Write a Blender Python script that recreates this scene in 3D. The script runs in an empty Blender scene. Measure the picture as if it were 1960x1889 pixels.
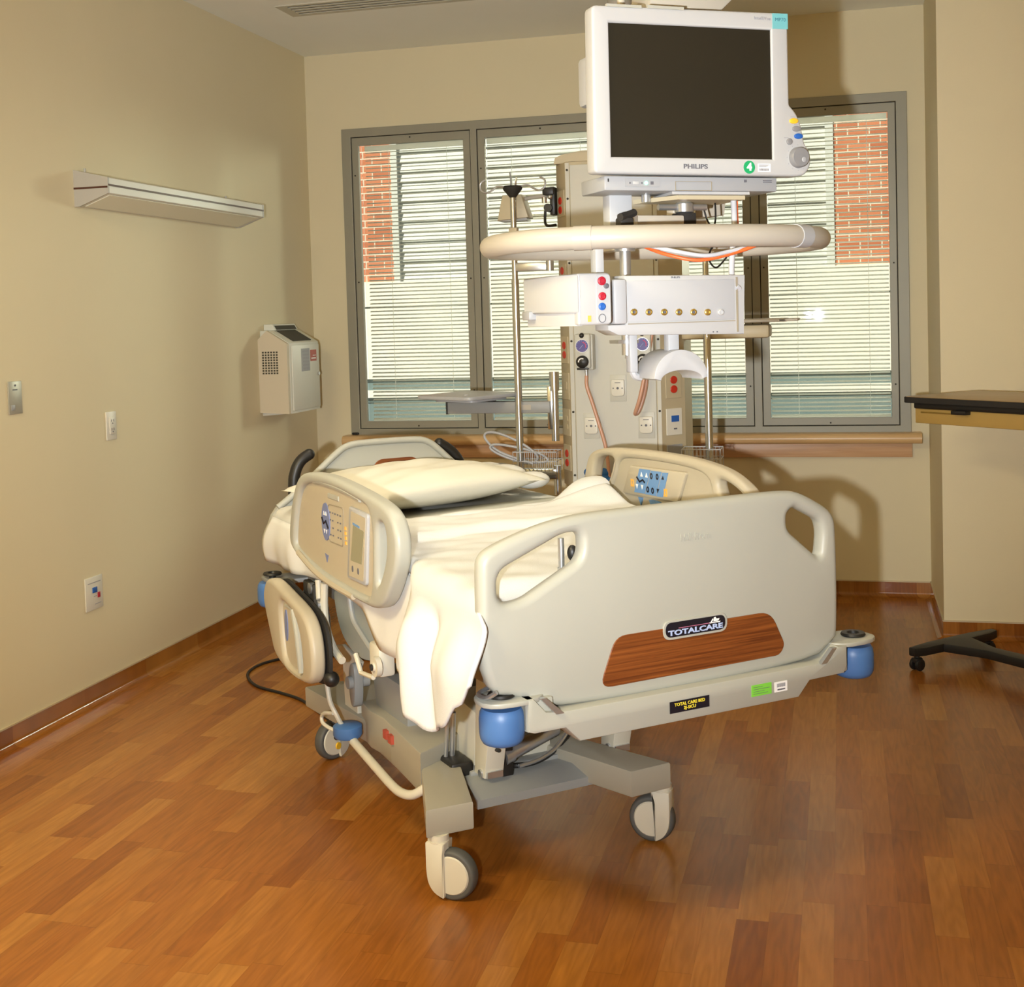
import bpy, bmesh, math, random
from mathutils import Vector, Matrix
random.seed(7)
R = math.radians
sc = bpy.context.scene
COL = sc.collection

# ------------------------------------------------------------------ camera
cd = bpy.data.cameras.new('camera'); cam = bpy.data.objects.new('camera', cd); COL.objects.link(cam)
sc.camera = cam
YAW, PITCH, ROLL, FPX, PPX, PPY = 0.25207, 0.04584, -0.02883, 2457.55, 978.96, 719.36
cam.location = (2.92573, -6.84933, 1.5)
fw = Vector((-math.sin(YAW)*math.cos(PITCH), math.cos(YAW)*math.cos(PITCH), -math.sin(PITCH)))
rt = Vector((math.cos(YAW), math.sin(YAW), 0)); up = rt.cross(fw)
r2 = rt*math.cos(ROLL) + up*math.sin(ROLL); u2 = up*math.cos(ROLL) - rt*math.sin(ROLL)
M = Matrix((r2, u2, -fw)).transposed().to_4x4(); M.translation = cam.location
cam.matrix_world = M
cd.sensor_fit = 'HORIZONTAL'; cd.sensor_width = 36.0
cd.lens = 36.0*FPX/1960.0
cd.shift_x = (980.0-PPX)/1960.0
cd.shift_y = (PPY-944.5)/1960.0
cd.clip_start = 0.05; cd.clip_end = 200

# ------------------------------------------------------------------ light, sky, exposure
sc.view_settings.view_transform = 'Standard'; sc.view_settings.look = 'None'
sc.view_settings.exposure = 0.0; sc.view_settings.gamma = 1.0
sc.view_settings.use_curve_mapping = False
w = bpy.data.worlds.new('sky'); sc.world = w; w.use_nodes = True
nt = w.node_tree; nt.nodes.clear()
sky = nt.nodes.new('ShaderNodeTexSky'); sky.sky_type = 'HOSEK_WILKIE'; sky.turbidity = 4.0
sky.sun_direction = Vector((-0.45, -0.75, 0.62)).normalized()
bg = nt.nodes.new('ShaderNodeBackground'); bg.inputs[1].default_value = 2.2
wo = nt.nodes.new('ShaderNodeOutputWorld')
nt.links.new(sky.outputs[0], bg.inputs[0]); nt.links.new(bg.outputs[0], wo.inputs[0])

def light(name, kind, loc, target, energy, color, **kw):
    l = bpy.data.lights.new(name, kind); l.energy = energy; l.color = color
    for k, v in kw.items(): setattr(l, k, v)
    o = bpy.data.objects.new(name, l); COL.objects.link(o); o.location = loc
    d = Vector(target)-Vector(loc); o.rotation_euler = d.to_track_quat('-Z', 'Y').to_euler()
    return o
light('sun', 'SUN', (0, -4, 9), (2.4, 0, 6), 6.0, (1.0, 0.95, 0.86), angle=R(0.6))
# sunlight thrown back into the room by the glazing across the way
light('sun_glint', 'SPOT', (5.15, 5.4, 3.0), (1.2, 0.0, 1.75), 1500, (0.95, 1.0, 0.84), spot_size=R(46), spot_blend=0.6, shadow_soft_size=0.85)
# the photographer's flash beside the camera, and the room's ceiling fittings behind it
light('camera_flash', 'SPOT', (2.70, -6.85, 1.43), (1.65, -1.5, 1.85), 600, (0.98, 1.0, 1.0),
      spot_size=R(70), spot_blend=0.9, shadow_soft_size=0.022)
light('ceiling_lamp', 'AREA', (1.75, -3.1, 2.98), (1.75, -3.1, 0), 7, (1.0, 0.88, 0.66), shape='RECTANGLE', size=1.2, size_y=0.6, spread=R(75))
light('ceiling_lamp', 'AREA', (0.92, -5.9, 2.98), (0.92, -5.9, 0), 112, (1.0, 0.84, 0.48), shape='RECTANGLE', size=1.2, size_y=0.6)
light('ceiling_lamp', 'AREA', (4.7, -6.8, 2.98), (4.7, -6.8, 0), 12, (1.0, 0.84, 0.48), shape='RECTANGLE', size=1.2, size_y=0.6)
light('ceiling_lamp', 'AREA', (4.4, -3.0, 2.98), (4.4, -3.0, 0), 4, (1.0, 0.84, 0.48), shape='RECTANGLE', size=1.2, size_y=0.6)

# ------------------------------------------------------------------ materials
def mat(name, col, rough=0.5, metal=0.0, spec=0.5, var=0.0, vscale=6.0, bump=0.0, bscale=80.0, coat=0.0, emit=None, estr=0.0):
    m = bpy.data.materials.new(name); m.use_nodes = True
    n = m.node_tree; b = n.nodes['Principled BSDF']
    b.inputs['Base Color'].default_value = (*col, 1); b.inputs['Roughness'].default_value = rough
    b.inputs['Metallic'].default_value = metal; b.inputs['Specular IOR Level'].default_value = spec
    b.inputs['Coat Weight'].default_value = coat
    if emit: b.inputs['Emission Color'].default_value = (*emit, 1); b.inputs['Emission Strength'].default_value = estr
    tc = n.nodes.new('ShaderNodeTexCoord')
    if var:
        nz = n.nodes.new('ShaderNodeTexNoise'); nz.inputs['Scale'].default_value = vscale; nz.inputs['Detail'].default_value = 4
        mx = n.nodes.new('ShaderNodeMix'); mx.data_type = 'RGBA'
        mx.inputs[6].default_value = (*[c*(1-var) for c in col], 1); mx.inputs[7].default_value = (*[min(1, c*(1+var)) for c in col], 1)
        n.links.new(tc.outputs['Object'], nz.inputs['Vector']); n.links.new(nz.outputs[0], mx.inputs[0]); n.links.new(mx.outputs[2], b.inputs['Base Color'])
    if bump:
        nb = n.nodes.new('ShaderNodeTexNoise'); nb.inputs['Scale'].default_value = bscale; nb.inputs['Detail'].default_value = 3
        bp = n.nodes.new('ShaderNodeBump'); bp.inputs['Strength'].default_value = bump; bp.inputs['Distance'].default_value = 0.002
        n.links.new(tc.outputs['Object'], nb.inputs['Vector']); n.links.new(nb.outputs[0], bp.inputs['Height']); n.links.new(bp.outputs[0], b.inputs['Normal'])
    return m

def wood_planks(name, cols, pw=0.078, pl=0.46, rough=0.24, along='Y', gain=1.0):
    """strips of wood running along Y, each strip cut into blocks of their own tone"""
    m = bpy.data.materials.new(name); m.use_nodes = True; n = m.node_tree; b = n.nodes['Principled BSDF']
    L = n.links.new
    def math_(op, a, bb=None):
        k = n.nodes.new('ShaderNodeMath'); k.operation = op
        for i, v in enumerate((a, bb)):
            if v is None: continue
            if isinstance(v, (int, float)): k.inputs[i].default_value = v
            else: L(v, k.inputs[i])
        return k.outputs[0]
    tc = n.nodes.new('ShaderNodeTexCoord'); sp = n.nodes.new('ShaderNodeSeparateXYZ'); L(tc.outputs['Object'], sp.inputs[0])
    X, Y = sp.outputs[0], sp.outputs[1]
    if along == 'X': X, Y = Y, X
    if along == 'Z': X, Y = math_('ADD', X, Y), sp.outputs[2]
    cx = math_('FLOOR', math_('DIVIDE', X, pw))
    wn = n.nodes.new('ShaderNodeTexWhiteNoise'); wn.noise_dimensions = '1D'; L(cx, wn.inputs['W'])
    yy = math_('ADD', math_('DIVIDE', Y, pl), math_('MULTIPLY', wn.outputs[0], 7.3))
    cy = math_('FLOOR', yy)
    cv = n.nodes.new('ShaderNodeCombineXYZ'); L(cx, cv.inputs[0]); L(cy, cv.inputs[1])
    w2 = n.nodes.new('ShaderNodeTexWhiteNoise'); w2.noise_dimensions = '3D'; L(cv.outputs[0], w2.inputs['Vector'])
    rp = n.nodes.new('ShaderNodeValToRGB'); e = rp.color_ramp.elements
    e[0].position = 0.0; e[0].color = (*cols[0], 1); e[1].position = 1.0; e[1].color = (*cols[-1], 1)
    for i, c in enumerate(cols[1:-1]): k = e.new((i+1)/(len(cols)-1)); k.color = (*c, 1)
    L(w2.outputs[0], rp.inputs[0])
    # grain: noise stretched along the strip, shifted per block, warped into cathedral rings
    gv = n.nodes.new('ShaderNodeCombineXYZ')
    L(math_('MULTIPLY', X, 1.0), gv.inputs[0]); L(math_('MULTIPLY', Y, 0.10), gv.inputs[1]); L(math_('MULTIPLY', w2.outputs[0], 40.0), gv.inputs[2])
    n1 = n.nodes.new('ShaderNodeTexNoise'); n1.inputs['Scale'].default_value = 70; n1.inputs['Detail'].default_value = 6; L(gv.outputs[0], n1.inputs['Vector'])
    n2 = n.nodes.new('ShaderNodeTexNoise'); n2.inputs['Scale'].default_value = 16; n2.inputs['Detail'].default_value = 2; L(gv.outputs[0], n2.inputs['Vector'])
    rings = math_('SINE', math_('MULTIPLY', n2.outputs[0], 60.0))
    g = math_('ADD', math_('MULTIPLY', math_('SUBTRACT', n1.outputs[0], 0.5), 0.55), math_('MULTIPLY', rings, 0.06))
    # thin darker joints
    fx = math_('ABSOLUTE', math_('SUBTRACT', math_('FRACT', math_('DIVIDE', X, pw)), 0.5))
    fy = math_('ABSOLUTE', math_('SUBTRACT', math_('FRACT', yy), 0.5))
    jt = math_('MAXIMUM', math_('GREATER_THAN', fx, 0.492), math_('GREATER_THAN', fy, 0.497))
    val = math_('SUBTRACT', math_('ADD', 1.0, g), math_('MULTIPLY', jt, 0.16))
    hs = n.nodes.new('ShaderNodeHueSaturation'); L(rp.outputs[0], hs.inputs['Color']); L(math_('MULTIPLY', val, gain), hs.inputs['Value'])
    L(hs.outputs[0], b.inputs['Base Color'])
    b.inputs['Roughness'].default_value = rough; b.inputs['Specular IOR Level'].default_value = 0.36
    return m

def brick_mat(name):
    m = bpy.data.materials.new(name); m.use_nodes = True; n = m.node_tree; b = n.nodes['Principled BSDF']
    tc = n.nodes.new('ShaderNodeTexCoord'); mp = n.nodes.new('ShaderNodeMapping'); mp.inputs['Rotation'].default_value = (R(90), 0, 0)
    bt = n.nodes.new('ShaderNodeTexBrick'); bt.inputs['Scale'].default_value = 1.0
    bt.inputs['Color1'].default_value = (0.46, 0.135, 0.06, 1); bt.inputs['Color2'].default_value = (0.60, 0.21, 0.10, 1)
    bt.inputs['Mortar'].default_value = (0.72, 0.62, 0.48, 1); bt.inputs['Mortar Size'].default_value = 0.006
    bt.inputs['Brick Width'].default_value = 0.21; bt.inputs['Row Height'].default_value = 0.075
    n.links.new(tc.outputs['Object'], mp.inputs[0]); n.links.new(mp.outputs[0], bt.inputs['Vector']); n.links.new(bt.outputs[0], b.inputs['Base Color'])
    b.inputs['Roughness'].default_value = 0.85
    return m

def grain_mat(name, c1, c2, axis_scale=(3, 60, 60), rough=0.4):
    m = bpy.data.materials.new(name); m.use_nodes = True; n = m.node_tree; b = n.nodes['Principled BSDF']
    tc = n.nodes.new('ShaderNodeTexCoord'); mp = n.nodes.new('ShaderNodeMapping'); mp.inputs['Scale'].default_value = axis_scale
    nz = n.nodes.new('ShaderNodeTexNoise'); nz.inputs['Scale'].default_value = 2.0; nz.inputs['Detail'].default_value = 6; nz.inputs['Distortion'].default_value = 0.6
    rp = n.nodes.new('ShaderNodeValToRGB'); rp.color_ramp.elements[0].position = 0.35; rp.color_ramp.elements[1].position = 0.68
    rp.color_ramp.elements[0].color = (*c1, 1); rp.color_ramp.elements[1].color = (*c2, 1)
    n.links.new(tc.outputs['Object'], mp.inputs[0]); n.links.new(mp.outputs[0], nz.inputs['Vector']); n.links.new(nz.outputs[0], rp.inputs[0]); n.links.new(rp.outputs[0], b.inputs['Base Color'])
    b.inputs['Roughness'].default_value = rough
    return m

def glass_mat(name, tint=(0.965, 0.975, 0.955), refl=0.06):
    m = bpy.data.materials.new(name); m.use_nodes = True; n = m.node_tree; n.nodes.clear()
    t = n.nodes.new('ShaderNodeBsdfTransparent'); t.inputs[0].default_value = (*tint, 1)
    g = n.nodes.new('ShaderNodeBsdfGlossy'); g.inputs['Roughness'].default_value = 0.012
    fr = n.nodes.new('ShaderNodeFresnel'); fr.inputs[0].default_value = 1.45
    mx = n.nodes.new('ShaderNodeMixShader'); o = n.nodes.new('ShaderNodeOutputMaterial')
    n.links.new(fr.outputs[0], mx.inputs[0]); n.links.new(t.outputs[0], mx.inputs[1]); n.links.new(g.outputs[0], mx.inputs[2]); n.links.new(mx.outputs[0], o.inputs[0])
    return m

MT = {}
MT['wall'] = mat('wall_paint', (0.72, 0.642, 0.44), 0.62, spec=0.3, var=0.02, vscale=3, bump=0.12, bscale=260)
MT['ceil'] = mat('ceiling_paint', (0.87, 0.88, 0.82), 0.8, spec=0.2, var=0.015, bump=0.1, bscale=200)
FL = [(0.235, 0.072, 0.010), (0.30, 0.103, 0.015), (0.345, 0.128, 0.020), (0.40, 0.168, 0.032), (0.29, 0.097, 0.0145), (0.325, 0.115, 0.018)]
MT['floor'] = wood_planks('floor_planks', FL)
MT['base'] = wood_planks('cove_planks', [tuple(c*0.9 for c in f) for f in FL], rough=0.13)
MT['basex'] = wood_planks('cove_planks_across', [tuple(c*0.85 for c in f) for f in FL], rough=0.22, along='Z', pl=5.0)
MT['caulk'] = mat('cove_cap_strip', (0.55, 0.45, 0.30), 0.5)
MT['frame'] = mat('window_frame_metal', (0.30, 0.285, 0.22), 0.45, metal=0.1, var=0.04)
MT['seam'] = mat('dark_seam', (0.035, 0.03, 0.02), 0.8)
MT['slat'] = mat('blind_slat', (0.90, 0.91, 0.87), 0.45)
_n = MT['slat'].node_tree; _t = _n.nodes.new('ShaderNodeBsdfTranslucent'); _t.inputs[0].default_value = (0.96, 0.96, 0.92, 1)
_m = _n.nodes.new('ShaderNodeMixShader'); _m.inputs[0].default_value = 0.68
_n.links.new(_n.nodes['Principled BSDF'].outputs[0], _m.inputs[1]); _n.links.new(_t.outputs[0], _m.inputs[2])
_n.links.new(_m.outputs[0], _n.nodes['Material Output'].inputs[0])
MT['cordw'] = mat('blind_cord', (0.85, 0.87, 0.83), 0.7)
MT['glass'] = glass_mat('window_glass')
MT['sill'] = grain_mat('maple_sill', (0.60, 0.38, 0.17), (0.70, 0.47, 0.24), (1.2, 30, 30), 0.35)
MT['apron'] = grain_mat('maple_apron', (0.54, 0.31, 0.16), (0.64, 0.40, 0.22), (1.5, 30, 30), 0.4)
MT['brick'] = brick_mat('brick')
MT['louver'] = mat('louver_metal', (0.60, 0.61, 0.56), 0.5, var=0.03)
MT['concrete'] = mat('precast_panel', (0.80, 0.76, 0.66), 0.8, var=0.03)
MT['darkglass'] = mat('ribbon_glass', (0.16, 0.22, 0.22), 0.1)
MT['cream'] = mat('cream_plastic', (0.395, 0.395, 0.345), 0.42, var=0.012, vscale=5)
MT['cream2'] = mat('tan_plastic', (0.46, 0.405, 0.30), 0.45, var=0.012, vscale=5)
MT['ivory'] = mat('ivory_paint', (0.60, 0.565, 0.465), 0.45, var=0.015)
MT['basegrey'] = mat('base_paint', (0.36, 0.335, 0.27), 0.45, var=0.02)
MT['steelgrey'] = mat('grey_painted_steel', (0.28, 0.285, 0.275), 0.45, var=0.03)
MT['bluegrey'] = mat('bluegrey_plastic', (0.255, 0.29, 0.30), 0.5, var=0.03)
MT['blue'] = mat('blue_bumper', (0.06, 0.155, 0.38), 0.42, var=0.03)
MT['black'] = mat('black_rubber', (0.012, 0.011, 0.010), 0.45)
MT['blackm'] = mat('black_matte', (0.018, 0.016, 0.014), 0.7)
MT['tire'] = mat('grey_rubber_tyre', (0.085, 0.085, 0.08), 0.6, var=0.05)
MT['chrome'] = mat('chrome', (0.66, 0.69, 0.73), 0.2, metal=1.0)
MT['alu'] = mat('satin_aluminium', (0.55, 0.57, 0.60), 0.3, metal=0.85)
MT['sheet'] = mat('white_sheet', (0.66, 0.655, 0.62), 0.85, spec=0.1, bump=0.15, bscale=220)
MT['blanket'] = mat('white_blanket', (0.60, 0.605, 0.595), 0.9, spec=0.1, bump=0.3, bscale=320)
MT['pillow'] = mat('cream_pillowcase', (0.62, 0.60, 0.515), 0.85, spec=0.1, bump=0.1, bscale=220)
MT['drawsheet'] = mat('grey_draw_sheet', (0.47, 0.475, 0.44), 0.85, spec=0.1, bump=0.1, bscale=220)
MT['oak'] = grain_mat('woodgrain_laminate', (0.11, 0.027, 0.006), (0.26, 0.078, 0.016), (1.6, 95, 95), 0.4)
MT['whitep'] = mat('white_plastic', (0.46, 0.465, 0.47), 0.38, var=0.008)
MT['whiteg'] = mat('cool_white_plastic', (0.43, 0.44, 0.46), 0.4, var=0.008)
MT['lgrey'] = mat('light_grey_plastic', (0.33, 0.34, 0.36), 0.42)
MT['screen'] = mat('dark_screen', (0.021, 0.018, 0.012), 0.35, spec=0.25, var=0.1, vscale=3)
MT['teal'] = mat('teal_plastic', (0.16, 0.46, 0.50), 0.4)
MT['yellow'] = mat('yellow_button', (0.80, 0.48, 0.03), 0.4)
MT['bluebtn'] = mat('blue_button', (0.02, 0.11, 0.42), 0.4)
MT['greybtn'] = mat('grey_button', (0.22, 0.22, 0.23), 0.35)
MT['ink'] = mat('grey_ink', (0.12, 0.12, 0.14), 0.6)
MT['palelink'] = mat('pale_grey_ink', (0.33, 0.33, 0.36), 0.6)
MT['tealink'] = mat('teal_ink', (0.06, 0.20, 0.26), 0.6)
MT['green'] = mat('green_badge', (0.01, 0.33, 0.12), 0.45)
MT['whiteink'] = mat('white_ink', (0.85, 0.85, 0.85), 0.6)
MT['led'] = mat('green_led', (0.2, 0.9, 0.5), 0.4, emit=(0.25, 1.0, 0.55), estr=2.5)
MT['red'] = mat('red_socket', (0.52, 0.03, 0.015), 0.4)
MT['redp'] = mat('dark_red_port', (0.40, 0.015, 0.035), 0.4)
MT['brass'] = mat('brass_jack', (0.52, 0.36, 0.10), 0.3, metal=0.7)
MT['orangel'] = mat('orange_label', (0.80, 0.42, 0.08), 0.6)
MT['orange'] = mat('orange_cable', (0.80, 0.13, 0.03), 0.4)
MT['greyc'] = mat('grey_cable', (0.50, 0.51, 0.55), 0.4)
MT['tan'] = mat('column_side_beige', (0.50, 0.43, 0.29), 0.45, var=0.015)
MT['colgrey'] = mat('column_front_grey', (0.53, 0.525, 0.47), 0.42, var=0.015)
MT['plate'] = mat('steel_wall_plate', (0.42, 0.41, 0.35), 0.4, metal=0.3)
MT['ivoryplate'] = mat('ivory_wall_plate', (0.70, 0.68, 0.60), 0.4)
MT['ringbeige'] = mat('beige_tube', (0.43, 0.395, 0.335), 0.42, var=0.01)
MT['gauge'] = mat('gauge_face', (0.10, 0.09, 0.30), 0.3)
MT['gaugered'] = mat('gauge_red_band', (0.60, 0.12, 0.25), 0.4)
MT['pink'] = mat('amber_suction_tubing', (0.55, 0.30, 0.20), 0.3)
MT['bluebag'] = mat('blue_plastic', (0.01, 0.11, 0.36), 0.35, var=0.2, vscale=20)
MT['lampcase'] = mat('lamp_housing_white', (0.66, 0.655, 0.59), 0.42)
MT['lampend'] = mat('lamp_end_grey', (0.42, 0.405, 0.37), 0.45)
MT['diffuser'] = mat('lamp_diffuser', (0.80, 0.79, 0.66), 0.3, bump=0.3, bscale=500)
MT['brownline'] = mat('brown_trim_line', (0.07, 0.022, 0.01), 0.5)
MT['sharp'] = mat('sharps_white', (0.68, 0.68, 0.60), 0.45)
MT['sharpside'] = mat('sharps_side', (0.60, 0.53, 0.40), 0.5)
MT['hole'] = mat('dark_opening', (0.05, 0.045, 0.03), 0.8)
MT['redlabel'] = mat('red_label', (0.42, 0.07, 0.04), 0.5)
MT['greenlabel'] = mat('green_label', (0.20, 0.60, 0.06), 0.5)
MT['yellowink'] = mat('yellow_ink', (0.85, 0.70, 0.05), 0.6)
MT['badgeblack'] = mat('badge_black', (0.010, 0.010, 0.018), 0.25)
MT['badgeblue'] = mat('badge_pale_blue', (0.42, 0.52, 0.78), 0.4)
MT['badgepink'] = mat('badge_pink', (0.45, 0.14, 0.24), 0.4)
MT['pad'] = mat('blue_keypad', (0.14, 0.28, 0.52), 0.45)
MT['pad2'] = mat('purple_blue_keypad', (0.16, 0.20, 0.38), 0.45)
MT['lcd'] = mat('lcd_grey', (0.28, 0.265, 0.17), 0.3)
MT['gasket'] = mat('recess_line', (0.30, 0.26, 0.19), 0.6)
MT['tabletop'] = grain_mat('table_laminate', (0.32, 0.20, 0.075), (0.38, 0.25, 0.10), (2, 12, 12), 0.3)
MT['tableskirt'] = mat('table_skirt_tan', (0.46, 0.30, 0.085), 0.5, var=0.03)
MT['vent'] = mat('vent_metal', (0.52, 0.50, 0.41), 0.45)
MT['ground'] = mat('outside_paving', (0.40, 0.38, 0.34), 0.9, var=0.08)

# ------------------------------------------------------------------ mesh helpers
def shade(me, ang=35):
    for p in me.polygons: p.use_smooth = True
    me.set_sharp_from_angle(angle=R(ang))

class MB:
    """collects shapes, then links them as ONE mesh object"""
    def __init__(self): self.bm = bmesh.new()
    def _xf(self, vs, mx):
        if mx is not None: bmesh.ops.transform(self.bm, matrix=mx, verts=vs)
    def box(self, lo, hi, mx=None, bev=0.0, seg=2):
        c = [(a+b)/2 for a, b in zip(lo, hi)]; s = [abs(b-a) for a, b in zip(lo, hi)]
        r = bmesh.ops.create_cube(self.bm, size=1.0); vs = r['verts']
        for v in vs: v.co = Vector((v.co.x*s[0]+c[0], v.co.y*s[1]+c[1], v.co.z*s[2]+c[2]))
        if bev > 0:
            es = list({e for v in vs for e in v.link_edges})
            rb = bmesh.ops.bevel(self.bm, geom=es, offset=min(bev, min(s)*0.49), segments=seg, profile=0.5, affect='EDGES')
            vs = list({v for f in rb['faces'] for v in f.verts} | {v for v in vs if v.is_valid})
        self._xf(vs, mx); return self
    def cyl(self, a, b, r1, r2=None, seg=24, caps=True, bev=0.0):
        a, b = Vector(a), Vector(b); r2 = r1 if r2 is None else r2
        d = b-a; q = d.to_track_quat('Z', 'Y').to_matrix()
        prof = [(r1, 0.0), (r2, d.length)]
        if bev: prof = [(r1-bev, 0), (r1-bev*0.3, bev*0.3), (r1, bev), (r2, d.length-bev), (r2-bev*0.3, d.length-bev*0.3), (r2-bev, d.length)]
        return self.lathe(prof, a, q, seg, caps)
    def lathe(self, prof, origin=(0, 0, 0), rot=None, seg=24, caps=True):
        o = Vector(origin); rings = []
        for r, z in prof:
            ring = []
            for i in range(seg):
                t = 2*math.pi*i/seg; v = Vector((r*math.cos(t), r*math.sin(t), z))
                if rot is not None: v = rot @ v
                ring.append(self.bm.verts.new(o+v))
            rings.append(ring)
        for A, B in zip(rings, rings[1:]):
            for i in range(seg):
                j = (i+1) % seg; self.bm.faces.new((A[i], A[j], B[j], B[i]))
        if caps:
            if prof[0][0] > 1e-6: self.bm.faces.new(rings[0][::-1])
            if prof[-1][0] > 1e-6: self.bm.faces.new(rings[-1])
        return self
    def tube(self, pts, r, seg=12, smooth=4, closed=False, caps=True, flat=None):
        P = [Vector(p) for p in pts]; rr = r if isinstance(r, (list, tuple)) else [r]*len(P)
        if smooth:
            Q = []; RR = []; n = len(P); rng = range(n if closed else n-1)
            for i in rng:
                g = (lambda k: P[k % n]) if closed else (lambda k: P[max(0, min(n-1, k))])
                p0, p1, p2, p3 = g(i-1), g(i), g(i+1), g(i+2)
                for s in range(smooth):
                    t = s/smooth
                    Q.append(0.5*((2*p1)+(-p0+p2)*t+(2*p0-5*p1+4*p2-p3)*t*t+(-p0+3*p1-3*p2+p3)*t**3))
                    RR.append(rr[i]*(1-t)+rr[(i+1) % n]*t)
            if not closed: Q.append(P[-1]); RR.append(rr[-1])
            P, rr = Q, RR
        n = len(P); rings = []; prev = None
        for i in range(n):
            if closed: t = P[(i+1) % n]-P[i-1]
            else: t = P[min(i+1, n-1)]-P[max(i-1, 0)]
            t.normalize()
            if prev is None:
                a = Vector((0, 0, 1)) if abs(t.z) < 0.9 else Vector((1, 0, 0))
                u = a.cross(t).normalized()
            else:
                u = prev-t*prev.dot(t)
                u = u.normalized() if u.length > 1e-6 else t.orthogonal().normalized()
            prev = u; v = t.cross(u)
            f = flat or (1, 1)
            rings.append([self.bm.verts.new(P[i]+rr[i]*(u*math.cos(2*math.pi*k/seg)*f[0]+v*math.sin(2*math.pi*k/seg)*f[1])) for k in range(seg)])
        prs = list(zip(rings, rings[1:])) + ([(rings[-1], rings[0])] if closed else [])
        for A, B in prs:
            for k in range(seg):
                j = (k+1) % seg; self.bm.faces.new((A[k], A[j], B[j], B[k]))
        if caps and not closed:
            self.bm.faces.new(rings[0][::-1]); self.bm.faces.new(rings[-1])
        return self
    def sphere(self, c, r, sc_=(1, 1, 1), seg=20):
        res = bmesh.ops.create_uvsphere(self.bm, u_segments=seg, v_segments=max(8, seg//2), radius=r)
        for v in res['verts']: v.co = Vector((v.co.x*sc_[0]+c[0], v.co.y*sc_[1]+c[1], v.co.z*sc_[2]+c[2]))
        return self
    def prism(self, poly, frame, t0, t1, holes=(), r=0.0, steps=3):
        """poly in a 2D plane; frame(u, v, t) -> point. Rounded rims of radius r on both faces."""
        loops2 = [ccw(poly)] + [ccw(h)[::-1] for h in holes]
        lv = []
        if r > 0:
            ks = [(i/steps)*math.pi/2 for i in range(steps+1)]
            lv += [(r*(1-math.sin(k)), t0+(t1-t0 > 0 and 1 or -1)*r*(1-math.cos(k))) for k in ks]
            s = 1 if t1 > t0 else -1
            lv += [(r*(1-math.sin(k)), t1-s*r*(1-math.cos(k))) for k in reversed(ks)]
        else: lv = [(0, t0), (0, t1)]
        allr = []
        for lp in loops2:
            nr = normals2(lp); rings = []
            for off, t in lv:
                rings.append([self.bm.verts.new(frame(p[0]-nn[0]*off, p[1]-nn[1]*off, t)) for p, nn in zip(lp, nr)])
            for A, B in zip(rings, rings[1:]):
                for i in range(len(A)):
                    j = (i+1) % len(A); self.bm.faces.new((A[i], A[j], B[j], B[i]))
            allr.append(rings)
        for idx in (0, -1):
            if not holes:
                self.bm.faces.new(allr[0][idx]); continue
            es = []
            for rings in allr:
                ring = rings[idx]
                for i in range(len(ring)):
                    e = self.bm.edges.get((ring[i], ring[(i+1) % len(ring)])); es.append(e)
            bmesh.ops.triangle_fill(self.bm, use_beauty=True, use_dissolve=False, edges=es)
        return self
    def quad(self, pts):
        self.bm.faces.new([self.bm.verts.new(p) for p in pts]); return self
    def pieces(self, split):
        bm = self.bm; bm.verts.ensure_lookup_table(); bm.verts.index_update()
        if not split: return [None]
        isl, seen = [], set()
        for v in bm.verts:
            if v.index in seen: continue
            st, c = [v], set()
            seen.add(v.index)
            while st:
                q = st.pop(); c.add(q.index)
                for e in q.link_edges:
                    o = e.other_vert(q)
                    if o.index not in seen: seen.add(o.index); st.append(o)
            isl.append(c)
        if len(isl) < 2 or len(isl) > 300: return [None]
        bb = []
        for c in isl:
            P = [bm.verts[i].co for i in c]
            bb.append(([min(p[k] for p in P) for k in range(3)], [max(p[k] for p in P) for k in range(3)]))
        par = list(range(len(isl)))
        def find(i):
            while par[i] != i: i = par[i]
            return i
        for i in range(len(isl)):
            for j in range(i):
                (a0, a1), (b0, b1) = bb[i], bb[j]
                gap = math.sqrt(sum(max(0, a0[k]-b1[k], b0[k]-a1[k])**2 for k in range(3)))
                sz = max(max(a1[k]-a0[k] for k in range(3)), max(b1[k]-b0[k] for k in range(3)))
                if gap <= max(0.02, 0.5*sz)*0.98: par[find(i)] = find(j)
        g = {}
        for i, c in enumerate(isl): g.setdefault(find(i), set()).update(c)
        return [None] if len(g) == 1 else list(g.values())
    def build(self, name, m, parent=None, ang=35, bevel=0.0, seg=2, subsurf=0, split=True):
        bmesh.ops.recalc_face_normals(self.bm, faces=self.bm.faces)
        meshes = []
        for grp in self.pieces(split):          # pieces that stand apart become objects of their own
            if grp is None:
                me = bpy.data.meshes.new(name); self.bm.to_mesh(me)
            else:
                b2 = self.bm.copy(); b2.verts.ensure_lookup_table()
                bmesh.ops.delete(b2, geom=[v for v in b2.verts if v.index not in grp], context='VERTS')
                me = bpy.data.meshes.new(name); b2.to_mesh(me); b2.free()
            meshes.append(me)
        self.bm.free()
        first = None
        for me in meshes:
            me.materials.append(m)
            shade(me, ang)
            o = bpy.data.objects.new(name, me); COL.objects.link(o)
            if parent: o.parent = parent
            if bevel:
                b = o.modifiers.new('bevel', 'BEVEL'); b.width = bevel; b.segments = seg; b.limit_method = 'ANGLE'; b.angle_limit = R(40)
            if subsurf:
                s = o.modifiers.new('subdivision', 'SUBSURF'); s.levels = subsurf; s.render_levels = subsurf
            first = first or o
        return first

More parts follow.
